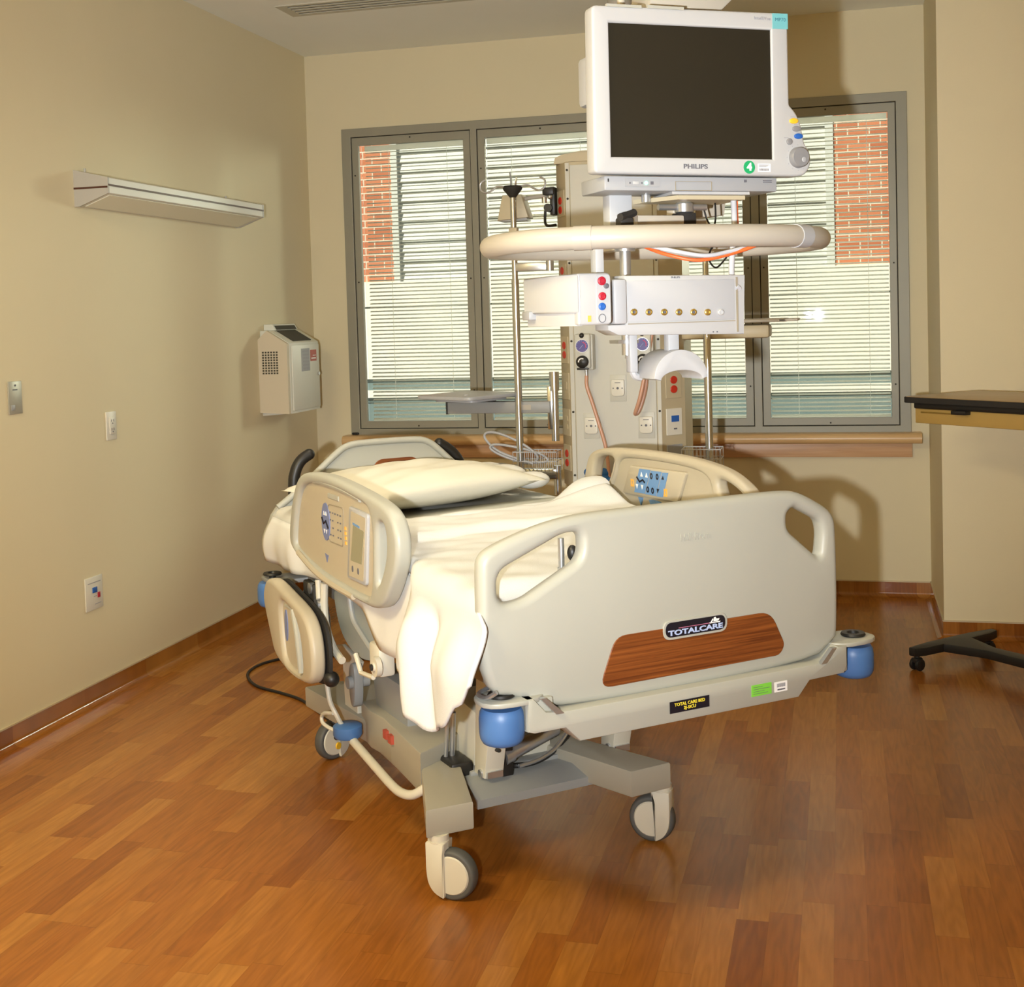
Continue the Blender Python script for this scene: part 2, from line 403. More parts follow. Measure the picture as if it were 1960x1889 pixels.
def smooth(a, b, x):
    t = max(0.0, min(1.0, (x-a)/(b-a))); return t*t*(3-2*t)
def area2(p): return 0.5*sum(p[i][0]*p[(i+1) % len(p)][1]-p[(i+1) % len(p)][0]*p[i][1] for i in range(len(p)))
def ccw(p):
    p = [tuple(q) for q in p]
    return p if area2(p) > 0 else p[::-1]
def normals2(lp):
    n = len(lp); out = []
    for i in range(n):
        a, b, c = Vector(lp[i-1]), Vector(lp[i]), Vector(lp[(i+1) % n])
        d1 = (b-a); d2 = (c-b)
        n1 = Vector((d1.y, -d1.x)).normalized() if d1.length > 1e-9 else Vector((0, 0))
        n2 = Vector((d2.y, -d2.x)).normalized() if d2.length > 1e-9 else n1
        m = n1+n2
        if m.length < 1e-6: m = n1
        m.normalize(); k = max(0.5, m.dot(n1)); out.append(m/k)
    return out
def rnd(poly, it=3):
    """corner cutting: rounds an outline"""
    for _ in range(it):
        q = []
        for i in range(len(poly)):
            a, b = poly[i], poly[(i+1) % len(poly)]
            q.append((a[0]*0.75+b[0]*0.25, a[1]*0.75+b[1]*0.25)); q.append((a[0]*0.25+b[0]*0.75, a[1]*0.25+b[1]*0.75))
        poly = q
    return poly
def corner(poly, r, seg=5):
    """fillets of radius r at every corner (r may be a list)"""
    n = len(poly); out = []
    for i in range(n):
        a, b, c = Vector(poly[i-1]), Vector(poly[i]), Vector(poly[(i+1) % n])
        rr = r[i] if isinstance(r, (list, tuple)) else r
        u = (a-b); v = (c-b); d = min(rr, u.length*0.49, v.length*0.49)
        p, q = b+u.normalized()*d, b+v.normalized()*d
        for k in range(seg+1):
            t = k/seg; z = p*(1-t)**2+b*2*t*(1-t)+q*t*t; out.append((z.x, z.y))
    return out
def rect(x0, y0, x1, y1): return [(x0, y0), (x1, y0), (x1, y1), (x0, y1)]
def ell(cx, cy, rx, ry, n=24): return [(cx+rx*math.cos(2*math.pi*i/n), cy+ry*math.sin(2*math.pi*i/n)) for i in range(n)]
XZ = lambda u, v, t: (u, t, v)      # outline in x,z ; thickness along y
YZ = lambda u, v, t: (t, u, v)      # outline in y,z ; thickness along x
XY = lambda u, v, t: (u, v, t)

def tag(o, label, cat, group=None, kind=None):
    o['label'] = label; o['category'] = cat
    if group: o['group'] = group
    if kind: o['kind'] = kind
    return o
def thing(name, label, cat, loc=(0, 0, 0), rotz=0.0, group=None):
    o = bpy.data.objects.new(name, None); COL.objects.link(o); o.empty_display_size = 0.1
    o.location = loc; o.rotation_euler = (0, 0, rotz)
    return tag(o, label, cat, group)
def struct(o, label=None, cat=None):
    o['kind'] = 'structure'
    if label: o['label'] = label
    if cat: o['category'] = cat
    return o
def dup(root, loc=None, rotz=None, label=None):
    def cp(o, par):
        c = o.copy(); COL.objects.link(c)
        if par: c.parent = par
        for ch in list(o.children): cp(ch, c)
        return c
    r = cp(root, None)
    if loc is not None: r.location = loc
    if rotz is not None: r.rotation_euler = (0, 0, rotz)
    if label: r['label'] = label
    return r
def text(name, body, size, m, parent, loc, rot, width=None, bold=0.0, ext=0.0006, shear=0.0):
    """lettering as a real thin mesh"""
    cu = bpy.data.curves.new(name, 'FONT'); cu.body = body; cu.size = size; cu.align_x = 'CENTER'; cu.align_y = 'CENTER'
    cu.extrude = ext; cu.offset = bold; cu.shear = shear; cu.resolution_u = 3
    t = bpy.data.objects.new(name+'_tmp', cu); COL.objects.link(t)
    bpy.context.view_layer.update()
    me = bpy.data.meshes.new_from_object(t.evaluated_get(bpy.context.evaluated_depsgraph_get()))
    bpy.data.objects.remove(t); bpy.data.curves.remove(cu)
    me.name = name; me.materials.clear(); me.materials.append(m)
    if width:
        xs = [v.co.x for v in me.vertices]; k = width/max(1e-6, max(xs)-min(xs))
        for v in me.vertices: v.co.x *= k
    o = bpy.data.objects.new(name, me); COL.objects.link(o)
    o.parent = parent; o.location = loc; o.rotation_euler = rot
    return o
FRONT = (R(90), 0, 0)

#@@SETTING
H = 3.008
PX, PY = 3.353, -0.837           # pier corner
WX0, WX1, WZ0, WZ1 = 0.218, 3.262, 0.849, 2.578
BH = 0.077
struct(MB().box((-0.2, -9.0, -0.12), (6.0, 0.2, 0.0)).build('floor', MT['floor']), 'wood plank floor', 'floor')
struct(MB().box((-0.2, -9.0, H), (6.0, 0.2, H+0.15)).build('ceiling', MT['ceil']), 'cream ceiling', 'ceiling')
struct(MB().box((-0.2, -9.0, 0), (0.0, 0.2, H)).build('wall_left', MT['wall']), 'beige left wall', 'wall')
struct(MB().prism(rect(0.0, 0.0, PX+0.1, H), XZ, 0.0, 0.2, holes=[rect(WX0, WZ0, WX1, WZ1)]).build('wall_back', MT['wall']), 'beige back wall around the window', 'wall')
struct(MB().box((PX, PY, 0), (5.6, 0.2, H)).build('wall_right', MT['wall']), 'beige wall projecting on the right', 'wall')
struct(MB().box((5.6, -9.0, 0), (5.8, PY, H)).build('wall_side', MT['wall']), 'beige side wall', 'wall')
struct(MB().box((0.0, -9.0, 0), (5.6, -8.8, H)).build('wall_front', MT['wall']), 'beige wall behind the camera', 'wall')

def cove(name, a, b, nrm, m, label):
    """flooring coved up the wall: a curved foot, an upstand and a thin cap strip"""
    a, b, nrm = Vector(a), Vector(b), Vector(nrm); rr = 0.024
    prof = [(0.0, 0.0), (rr, 0.0005)]
    prof = [(rr-rr*math.sin(t)+0.004, rr-rr*math.cos(t)+0.0006) for t in [i*math.pi/16 for i in range(0, 9)]]
    prof = [(0.0, 0.0), (rr+0.006, 0.0)] + prof + [(0.004, BH), (0.0, BH)]
    k = MB(); rings = []
    for p in (a, b): rings.append([k.bm.verts.new(p+nrm*u+Vector((0, 0, v))) for u, v in prof])
    for i in range(len(prof)):
        j = (i+1) % len(prof); k.bm.faces.new((rings[0][i], rings[0][j], rings[1][j], rings[1][i]))
    k.bm.faces.new(rings[0]); k.bm.faces.new(rings[1][::-1])
    o = struct(k.build(name, m, ang=30), label, 'baseboard')
    c = MB(); d = (b-a).normalized(); pts = []
    for p in (a, b):
        pts.append([c.bm.verts.new(p+nrm*u+Vector((0, 0, v))) for u, v in ((0, BH), (0.0065, BH), (0.0065, BH+0.006), (0, BH+0.006))])
    for i in range(4): c.bm.faces.new((pts[0][i], pts[0][(i+1) % 4], pts[1][(i+1) % 4], pts[1][i]))
    c.bm.faces.new(pts[0]); c.bm.faces.new(pts[1][::-1])
    c.build('cap_strip', MT['caulk'], o)
cove('baseboard_left', (0, -8.8, 0), (0, 0, 0), (1, 0, 0), MT['base'], 'wood plank cove base along the left wall')
cove('baseboard_back', (0, 0, 0), (PX, 0, 0), (0, -1, 0), MT['basex'], 'wood plank cove base under the window')
cove('baseboard_return', (PX, 0, 0), (PX, PY, 0), (-1, 0, 0), MT['base'], 'wood plank cove base of the narrow return')
cove('baseboard_right', (PX-0.004, PY, 0), (5.6, PY, 0), (0, -1, 0), MT['basex'], 'wood plank cove base of the projecting wall')

# window: one metal frame of four sashes, blinds between two panes
win = bpy.data.objects.new('window_1', None); COL.objects.link(win); win.location = (0, 0, 0)
struct(win, 'wide grey metal window of four sashes', 'window')
SX = [(0.268, 0.968), (1.004, 1.722), (1.758, 2.480), (2.520, 3.212)]
GX = [(0.310, 0.925), (1.048, 1.680), (1.800, 2.436), (2.563, 3.172)]
SZ, GZ = (0.888, 2.535), (0.931, 2.487)
MB().prism(rect(WX0-0.004, WZ0-0.004, WX1+0.004, WZ1+0.004), XZ, -0.014, 0.045, holes=[rect(a, SZ[0], b, SZ[1]) for a, b in SX]).build('frame', MT['frame'], win, bevel=0.002)
for i in range(4):
    (a, b), (c, d) = SX[i], GX[i]; g = 0.004
    sash = MB().prism(rect(a+g, SZ[0]+g, b-g, SZ[1]-g), XZ, -0.006, 0.020, holes=[rect(c, GZ[0], d, GZ[1])]).build('sash', MT['frame'], win, bevel=0.0015)
    MB().prism(rect(a-0.001, SZ[0]-0.001, b+0.001, SZ[1]+0.001), XZ, 0.003, 0.01, holes=[rect(a+0.008, SZ[0]+0.008, b-0.008, SZ[1]-0.008)]).build('seam', MT['seam'], sash)
    s = MB()
    for x, z in ((a+0.02, 1.72), (b-0.02, 1.72), ((a+b)/2, SZ[1]-0.018), ((a+b)/2, SZ[0]+0.016), (a+0.02, 2.32), (b-0.02, 1.1)):
        s.cyl((x, -0.009, z), (x, -0.003, z), 0.0045, seg=8)
    s.build('screw', MT['seam'], sash)
    for yy in (0.010, 0.050):
        sk_ = 0.0045 if yy > 0.03 else 0.0      # the outer pane sits a hair out of parallel
        MB().prism([(c-0.002, yy), (d+0.002, yy+sk_), (d+0.002, yy+sk_+0.004), (c-0.002, yy+0.004)], XY, GZ[0]-0.002, GZ[1]+0.002).build('pane', MT['glass'], sash)
MB().box((0.222, -0.03, 0.856), (0.262, -0.012, 0.869), bev=0.005).sphere((0.243, -0.03, 0.862), 0.008).build('latch', MT['blackm'], win)

# venetian blinds inside the glazing
BL = ['white venetian blind in the leftmost sash, brick and louvres behind', 'white venetian blind behind the tapered lamp and left pole',
      'white venetian blind mostly hidden behind the beige service column', 'white venetian blind in the rightmost sash, beside the projecting wall']
for i, (c, d) in enumerate(GX):
    c2 = c+(0.028 if i == 0 else 0.004); d2 = d-0.004
    b = thing('venetian_blind', BL[i], 'blind', ((c2+d2)/2, 0.032, GZ[0]), 0, 'blinds between the window panes')
    hw = (d2-c2)/2; sl = MB(); z = 0.012; ta = R(23)
    while z < GZ[1]-GZ[0]-0.035:
        n = 4; prev = None
        for k in range(n+1):
            s = (k/n-0.5)*0.0185; y = s*math.cos(ta); zz = z+s*math.sin(ta)+0.0010*(1-(2*k/n-1)**2)
            cur = (sl.bm.verts.new((-hw, y, zz)), sl.bm.verts.new((hw, y, zz)))
            if prev: sl.bm.faces.new((prev[0], prev[1], cur[1], cur[0]))
            prev = cur
        z += 0.0218
    so = sl.build('slats', MT['slat'], b, ang=60)
    sm = so.modifiers.new('thickness', 'SOLIDIFY'); sm.thickness = 0.0006
    MB().box((-hw, -0.010, GZ[1]-GZ[0]-0.03), (hw, 0.010, GZ[1]-GZ[0]-0.002)).build('headrail', MT['slat'], b)
    MB().box((-hw, -0.009, 0.001), (hw, 0.009, 0.009)).build('bottom_rail', MT['slat'], b)
    cd_ = MB()
    for x in (-hw+0.14, hw-0.10): cd_.cyl((x, -0.0105, 0.004), (x, -0.0105, 1.53), 0.0013, seg=6)
    cd_.build('ladder_cord', MT['cordw'], b)

# sill with rounded nosing, and apron
pr = [(0.0, 0.802), (-0.085, 0.802)] + [(-0.085-0.027*math.sin(t), 0.829-0.027*math.cos(t)) for t in [i*math.pi/10 for i in range(11)]] + [(0.0, 0.856)]
t = MB().prism(pr, YZ, 0.192, 3.312).build('trim_1', MT['sill'], ang=40); struct(t, 'maple window sill with rounded nose', 'sill')
t = MB().box((0.225, -0.03, 0.727), (3.268, 0.0, 0.802), bev=0.002).build('trim_2', MT['apron']); struct(t, 'maple apron board under the sill', 'trim')

# across the way: the neighbouring wing
FY = 6.5
bd = thing('building', 'brick and louvred building wing across the way, seen through the blinds', 'building', (0.5, FY, -4.0))
def bx(x0, z0, x1, z1, y0, y1): return ((x0-0.5, y0, z0+4.0), (x1-0.5, y1, z1+4.0))
MB().box(*bx(-9, 1.92, -1.78, 9, 0.0, 0.4)).box(*bx(2.86, 1.92, 12, 9, 0.0, 0.4)).box(*bx(-1.78, 6.2, 2.86, 9, 0.0, 0.4)).build('brick_wall', MT['brick'], bd)
lv = MB(); z = 1.93
while z < 6.2:
    lv.quad([(-1.74-0.5, 0.02, z+4.0), (2.82-0.5, 0.02, z+4.0), (2.82-0.5, 0.050, z+0.100+4.0), (-1.74-0.5, 0.050, z+0.100+4.0)])
    lv.quad([(-1.74-0.5, 0.02, z+4.0), (2.82-0.5, 0.02, z+4.0), (2.82-0.5, 0.02, z-0.010+4.0), (-1.74-0.5, 0.02, z-0.010+4.0)])
    z += 0.108
lv.box(*bx(-1.78, 1.9, 2.86, 6.3, 0.06, 0.09))
lv.build('louver_panel', MT['louver'], bd)
MB().box(*bx(-1.80, 1.92, -1.73, 6.2, -0.02, 0.17)).box(*bx(2.80, 1.92, 2.88, 6.2, -0.02, 0.17)).build('louver_frame', MT['louver'], bd)
MB().box(*bx(-9, 1.655, 12, 1.92, -0.06, 0.4)).box(*bx(-9, 0.86, 12, 1.635, -0.06, 0.4)).box(*bx(-9, 0.655, 12, 0.735, -0.06, 0.4)).build('precast_band', MT['concrete'], bd)
MB().box(*bx(-9, -4, 12, 0.66, 0.02, 0.4)).box(*bx(-9, 0.6, 12, 1.66, 0.0, 0.4)).build('ribbon_glazing', MT['darkglass'], bd)
struct(MB().box((-12, 0.25, -4.1), (14, 6.5, -4.0)).build('ground', MT['ground']), 'paving below the window', 'ground')

#@@BED
# ------------------------------------------------------------------ hospital bed (x across, y foot to head, local frame at the foot-left bumper)
BA = R(41.3)
bed = thing('hospital_bed', 'cream electric hospital bed standing turned in the middle of the floor', 'bed', (2.162, -4.071, 0), BA)
# footboard
fo = [(-0.058, 0.644), (-0.058, 0.950), (-0.030, 0.990), (0.10, 1.030), (0.20, 1.040), (0.715, 1.042), (0.83, 1.040), (0.885, 1.022), (0.957, 0.972), (0.966, 0.935), (0.966, 0.644), (0.875, 0.592), (0.030, 0.592)]
fo = [(-0.058, 0.66), (-0.058, 0.940), (-0.052, 0.965), (-0.03, 0.985), (0.08, 1.020), (0.17, 1.036), (0.25, 1.041), (0.66, 1.043), (0.80, 1.042), (0.85, 1.035), (0.93, 0.992), (0.955, 0.970), (0.966, 0.935), (0.966, 0.66), (0.95, 0.640), (0.875, 0.592), (0.115, 0.592), (0.045, 0.638)]
hl = corner([(-0.012, 0.858), (0.045, 0.856), (0.206, 0.936), (0.206, 1.000), (0.160, 1.000), (-0.012, 0.930)], [0.04, 0.03, 0.035, 0.03, 0.035, 0.03], 7)
hr = corner([(0.805, 0.944), (0.908, 0.858), (0.916, 0.925), (0.908, 0.958), (0.828, 1.000), (0.805, 0.985)], 0.024, 7)
fb = MB().prism(rnd(fo, 2), XZ, -0.035, 0.012, holes=[hl, hr], r=0.019, steps=5)
foot = fb.build('footboard', MT['cream'], bed, ang=40)
wd = corner([(0.240, 0.628), (0.288, 0.745), (0.742, 0.745), (0.785, 0.655), (0.768, 0.631)], [0.035, 0.03, 0.035, 0.03, 0.03])
MB().prism(wd, XZ, -0.0375, -0.03, r=0.001, steps=1).build('wood_inlay', MT['oak'], foot)
pill = lambda x0, x1, z0, z1: corner(rect(x0, z0, x1, z1), (z1-z0)/2, 8)
MB().prism(pill(0.419, 0.607, 0.7155, 0.7625), XZ, -0.0395, -0.030, r=0.001, steps=1).build('badge_rim', MT['cream'], foot)
MB().prism(pill(0.4255, 0.6005, 0.7215, 0.7575), XZ, -0.0405, -0.031, r=0.0006, steps=1).build('badge', MT['badgeblack'], foot)
text('badge_lettering', 'TOTALCARE', 0.017, MT['badgeblue'], foot, (0.512, -0.0408, 0.7315), FRONT, width=0.160, bold=0.0006, shear=0.0)
MB().box((0.462, -0.0412, 0.7415), (0.563, -0.0404, 0.7430)).build('badge_stripe', MT['badgepink'], foot)
e = MB()   # small white emblem: a reclining figure and bed mark
e.prism([(0.553, 0.741), (0.583, 0.741), (0.585, 0.7435), (0.552, 0.7435)], XZ, -0.0413, -0.0404)
e.prism([(0.556, 0.744), (0.562, 0.752), (0.5645, 0.7505), (0.560, 0.744)], XZ, -0.0413, -0.0404)
e.prism([(0.564, 0.7445), (0.566, 0.7545), (0.571, 0.7550), (0.573, 0.7505), (0.582, 0.7505), (0.580, 0.746), (0.575, 0.7445)], XZ, -0.0413, -0.0404)
e.build('badge_emblem', MT['whiteink'], foot)
text('embossed_lettering', 'Hill-Rom', 0.026, MT['cream'], foot, (0.52, -0.0352, 0.957), FRONT, width=0.085, ext=0.0012)

MB().cyl((0.196, 0.050, 0.86), (0.196, 0.050, 0.975), 0.0075, seg=14).cyl((0.198, 0.050, 0.86), (0.198, 0.050, 0.905), 0.012, seg=16).build('mounting_post', MT['alu'], bed)
MB().sphere((0.226, 0.050, 0.936), 0.014, (0.9, 0.9, 1.4)).cyl((0.226, 0.008, 0.932), (0.226, 0.050, 0.932), 0.005, seg=10).build('release_knob', MT['black'], bed)
# foot bumper bar with the two arms that carry the corner bumpers
ba = [(0.040, 0.640), (0.040, 0.565), (0.055, 0.560), (0.135, 0.560), (0.172, 0.523), (0.806, 0.523), (0.842, 0.560), (0.955, 0.562), (0.965, 0.58), (0.965, 0.632), (0.935, 0.634), (0.900, 0.604), (0.868, 0.600), (0.118, 0.600), (0.085, 0.606), (0.055, 0.640)]
bar = MB().prism(ba, XZ, -0.062, 0.012, r=0.006, steps=2)
bar.prism(rnd([(-0.055, -0.06), (0.10, -0.06), (0.10, 0.055), (-0.02, 0.06), (-0.06, 0.03)], 2), XY, 0.628, 0.640, r=0.003, steps=2)
bar.prism(rnd([(1.085, -0.06), (0.93, -0.06), (0.93, 0.055), (1.05, 0.06), (1.09, 0.03)], 2), XY, 0.625, 0.637, r=0.003, steps=2)
bar.box((0.04, -0.05, 0.562), (0.11, 0.02, 0.635), bev=0.004).box((0.93, -0.05, 0.562), (0.975, 0.02, 0.63), bev=0.004)
bar = bar.build('foot_bumper_bar', MT['cream'], bed, ang=40)
MB().prism([(0.068, 0.640), (0.082, 0.640), (0.128, 0.598), (0.108, 0.598)], XZ, -0.068, -0.055).prism([(0.925, 0.634), (0.911, 0.634), (0.874, 0.598), (0.892, 0.598)], XZ, -0.068, -0.055).build('steel_edge', MT['alu'], bar)
MB().box((0.417, -0.0635, 0.546), (0.531, -0.061, 0.574)).build('black_sticker', MT['badgeblack'], bar)
text('sticker_lettering', 'TOTAL CARE BED\n2J-SICU', 0.0105, MT['yellowink'], bar, (0.474, -0.0637, 0.560), FRONT, width=0.088, bold=0.0002)
MB().box((0.658, -0.0635, 0.548), (0.719, -0.061, 0.576)).build('green_sticker', MT['greenlabel'], bar)
g = MB()
for k in range(4): g.box((0.663, -0.0640, 0.5535+k*0.0055), (0.663+[0.045, 0.034, 0.050, 0.028][k], -0.0633, 0.5545+k*0.0055))
g.build('sticker_print', MT['ink'], bar)
MB().box((0.729, -0.0635, 0.548), (0.768, -0.061, 0.573)).build('white_sticker', MT['whiteink'], bar)
g = MB()
for k in range(12): g.box((0.736+k*0.0022, -0.0640, 0.560), (0.737+k*0.0022, -0.0633, 0.569))
g.box((0.737, -0.0640, 0.552), (0.761, -0.0633, 0.5555)).build('barcode', MT['ink'], bar)

def bumper(x, y, z, nm='corner_bumper'):
    o = MB().lathe([(0.0, z-0.096), (0.034, z-0.095), (0.045, z-0.090), (0.0505, z-0.080), (0.0525, z-0.066), (0.0525, z-0.034), (0.0505, z-0.020), (0.045, z-0.011), (0.0, z-0.010)], (x, y, 0), seg=32).build(nm, MT['blue'], bed, ang=50)
    MB().lathe([(0.014, z+0.012), (0.030, z+0.013), (0.0325, z+0.016), (0.030, z+0.021), (0.016, z+0.021), (0.012, z+0.012)], (x, y, 0), seg=28, caps=False).lathe([(0.012, z), (0.012, z+0.014)], (x, y, 0), seg=16).build('bumper_cap', MT['black'], o)
    return o
bumper(0.0, -0.005, 0.628); bumper(1.035, -0.005, 0.625); bumper(-0.035, 1.685, 0.628); bumper(1.035, 1.685, 0.625)

# deck frame under the mattress, with head-end arms
df = MB()
df.box((0.07, 0.02, 0.60), (0.13, 1.78, 0.66), bev=0.006).box((0.83, 0.02, 0.60), (0.89, 1.78, 0.66), bev=0.006)
for y in (0.05, 0.62, 1.15, 1.70): df.box((0.10, y, 0.605), (0.86, y+0.06, 0.655), bev=0.004)
df.box((-0.06, 1.62, 0.615), (1.06, 1.74, 0.632), bev=0.006)
df.build('deck_frame', MT['steelgrey'], bed)
MB().box((0.03, 0.03, 0.66), (0.90, 1.76, 0.682), bev=0.006).build('sleep_deck', MT['bluegrey'], bed)
# curved seat side plates seen under the rail
fan = rnd([(1.15, 0.70), (1.14, 0.63), (1.10, 0.565), (1.02, 0.525), (0.90, 0.515), (0.78, 0.545), (0.70, 0.59), (0.64, 0.65), (0.70, 0.70)], 2)
MB().prism(fan, YZ, 0.0, 0.02, r=0.004, steps=2).prism(fan, YZ, 0.92, 0.94, r=0.004, steps=2).build('seat_side_plate', MT['bluegrey'], bed, ang=40)
MB().tube([(-0.006, 0.985, 0.69), (-0.006, 0.96, 0.63), (-0.006, 0.90, 0.60), (-0.006, 0.80, 0.565)], 0.008, seg=8).build('seat_plate_rim', MT['steelgrey'], bed)
fan2 = rnd([(1.36, 0.68), (1.44, 0.62), (1.44, 0.52), (1.38, 0.45), (1.26, 0.43), (1.21, 0.50), (1.22, 0.60), (1.27, 0.68)], 2)
MB().prism(fan2, YZ, -0.012, 0.012, r=0.004, steps=2).build('head_side_plate', MT['bluegrey'], bed, ang=40)
MB().tube([(-0.02, 1.17, 0.70), (-0.02, 1.18, 0.62), (-0.02, 1.165, 0.56), (-0.02, 1.10, 0.51), (-0.02, 1.03, 0.49)], 0.012, seg=10).tube([(-0.02, 1.23, 0.70), (-0.02, 1.22, 0.60), (-0.02, 1.17, 0.54)], 0.010, seg=10).build('rail_swing_link', MT['ivory'], bed)
MB().box((-0.02, 0.72, 0.51), (0.03, 0.80, 0.60), bev=0.01).cyl((-0.035, 0.72, 0.545), (-0.02, 0.72, 0.545), 0.028, seg=20).cyl((-0.04, 0.72, 0.545), (-0.03, 0.72, 0.545), 0.012, seg=14).tube([(-0.03, 0.74, 0.51), (-0.03, 0.84, 0.50), (-0.03, 0.88, 0.545)], 0.007, seg=8, smooth=0).build('pivot_bracket', MT['ivory'], bed)
MB().cyl((-0.045, 0.72, 0.545), (-0.039, 0.72, 0.545), 0.009, seg=10).box((-0.03, 1.255, 0.60), (-0.005, 1.36, 0.68), bev=0.006).build('black_hardware', MT['blackm'], bed)
MB().cyl((-0.02, 1.28, 0.665), (-0.035, 1.28, 0.665), 0.018, seg=16).cyl((-0.02, 1.20, 0.628), (-0.04, 1.20, 0.628), 0.02, seg=16).box((-0.035, 1.19, 0.585), (-0.02, 1.23, 0.62), bev=0.004).build('rail_hinge', MT['alu'], bed)

# headboard
ho = rnd([(-0.02, 0.62), (-0.02, 0.83), (0.085, 0.90), (0.243, 1.034), (0.28, 1.056), (0.33, 1.063), (0.55, 1.062), (0.595, 1.052), (0.635, 1.022), (0.76, 0.90), (0.95, 0.83), (0.95, 0.62)], 2)
head = MB().prism(ho, XZ, 1.775, 1.815, r=0.014, steps=4)
inner = rnd([(0.16, 0.90), (0.27, 1.005), (0.31, 1.027), (0.645, 1.027), (0.68, 1.005), (0.79, 0.90)], 2)
head = head.build('headboard', MT['cream'], bed, ang=40)
ri = MB(); ri.tube([(x, 1.774, z) for x, z in ho if z > 0.84], 0.012, seg=10, smooth=0); ri.build('headboard_rim', MT['cream'], head, ang=60)
MB().prism(corner([(0.34, 0.86), (0.39, 0.998), (0.55, 0.998), (0.605, 0.86)], 0.03), XZ, 1.771, 1.78, r=0.001, steps=1).build('wood_inlay', MT['oak'], head)
for s, x in ((1, 0.105), (-1, 0.775)):
    p = [(x, 1.86, 0.66), (x, 1.86, 0.90), (x+0.008*s, 1.86, 0.965), (x+0.030*s, 1.86, 1.005), (x+0.062*s, 1.86, 1.026)]
    if s < 0: p = [(x+0.01, 1.86, 0.70), (x+0.005, 1.86, 0.86), (x-0.012, 1.86, 0.945), (x-0.045, 1.86, 0.995), (x-0.095, 1.86, 1.030)]
    MB().tube(p, 0.0205, seg=16, smooth=5).sphere(p[-1], 0.0205).box((p[0][0]-0.03, 1.80, 0.62), (p[0][0]+0.03, 1.89, 0.68), bev=0.006).build('push_handle', MT['black'], bed, ang=50)

# side rails: a rounded loop frame round a dished control panel
RO = [(1.372, 0.815), (1.335, 0.92), (1.285, 0.995), (1.235, 1.032), (1.16, 1.047), (1.03, 1.054), (0.90, 1.054), (0.70, 1.040), (0.56, 1.026), (0.495, 1.012), (0.455, 0.985), (0.432, 0.940), (0.440, 0.875), (0.495, 0.800), (0.545, 0.752), (0.60, 0.732), (0.68, 0.727), (1.00, 0.730), (1.20, 0.752), (1.33, 0.778)]
RH = [(0.575, 0.965), (0.545, 0.975), (0.515, 0.962), (0.508, 0.915), (0.525, 0.865), (0.572, 0.805), (0.590, 0.800), (0.583, 0.88)]
RI = [(1.315, 0.815), (1.285, 0.91), (1.245, 0.975), (1.20, 1.005), (1.12, 1.018), (1.00, 1.024), (0.88, 1.024), (0.70, 1.010), (0.64, 1.000), (0.615, 0.965), (0.612, 0.90), (0.625, 0.80), (0.645, 0.757), (0.70, 0.750), (1.00, 0.754), (1.19, 0.774), (1.30, 0.796)]
def rail(name, face, off, mirror=False, dy=0.0, dz=0.0, m='cream', label=None):
    """face = -1 outer side at -x, +1 outer side at +x; off = x of the rail's middle"""
    sh = lambda P: [(y+dy, z+dz) for y, z in P]
    F = lambda u, v, t: (off+face*t, u, v)
    k = MB().prism(sh(rnd(RO, 2)), F, -0.022, 0.024, holes=[sh(rnd(RH, 2)), sh(rnd(RI, 2))], r=0.014, steps=4)
    k = k.build(name, MT[m], bed, ang=45)
    if label: k['label'] = label
    MB().prism(sh(rnd(RI, 2)), F, -0.014, 0.010).build('rail_panel', MT['cream2'], k)
    return k, F, sh
rl, F, sh = rail('side_rail', -1, -0.045, label='raised cream side rail with controls and a small screen')
# outer control face of the near rail
T0, T1 = 0.008, 0.012
MB().prism(ell(1.026, 0.912, 0.036, 0.056), F, T0, T1+0.001).build('blue_keypad', MT['pad2'], rl)
g = MB(); 
for y, z in ((1.036, 0.935), (1.018, 0.935), (1.036, 0.885), (1.018, 0.885)):
    d = 0.008 if z > 0.91 else -0.008
    g.prism([(y-0.006, z-d/2), (y+0.006, z-d/2), (y, z+d)], F, T1, T1+0.002)
g.build('keypad_arrows', MT['whiteink'], rl)
MB().tube([F(1.055, 0.922, T1+0.001), F(1.040, 0.905, T1+0.001), F(1.020, 0.915, T1+0.001), F(1.000, 0.895, T1+0.001)], 0.0035, seg=6, smooth=0).build('keypad_bed_symbol', MT['badgeblack'], rl)
MB().prism(corner([(1.003, 0.968), (0.868, 0.972), (0.880, 0.857), (1.003, 0.856)], 0.015), F, T0, T1, holes=[corner([(1.000, 0.965), (0.871, 0.969), (0.883, 0.860), (1.000, 0.859)], 0.014)]).build('keypad_outline', MT['gasket'], rl)
g = MB(); random.seed(3)
for r_ in range(4):
    for c_ in range(5):
        y = 0.985-c_*0.022; z = 0.945-r_*0.022
        if random.random() < 0.75: g.prism(rect(y-0.004, z-0.002, y+0.003, z+0.002), F, T1-0.001, T1+0.0006)
g.build('keypad_symbols', MT['ink'], rl)
g = MB()
for k in range(4): g.prism(rect(0.850, 0.868+k*0.014, 0.861, 0.877+k*0.014), F, T0, T1+0.0006)
g.build('orange_symbols', MT['orangel'], rl)
mod = MB().prism(corner([(0.802, 0.986), (0.655, 0.980), (0.685, 0.780), (0.838, 0.778)], 0.012), F, T0, 0.018, r=0.003, steps=2).build('display_module', MT['whiteg'], rl, ang=40)
MB().prism(corner([(0.782, 0.974), (0.668, 0.968), (0.700, 0.790), (0.815, 0.788)], 0.006), F, 0.016, 0.0195).build('module_face', MT['cream2'], mod)
MB().prism([(0.766, 0.936), (0.681, 0.930), (0.708, 0.836), (0.795, 0.834)], F, 0.0185, 0.0205).build('lcd_screen', MT['lcd'], mod)
MB().prism([(0.768, 0.944), (0.715, 0.940), (0.716, 0.934), (0.768, 0.938)], F, 0.0185, 0.0207).build('screen_title_bar', MT['pad'], mod)
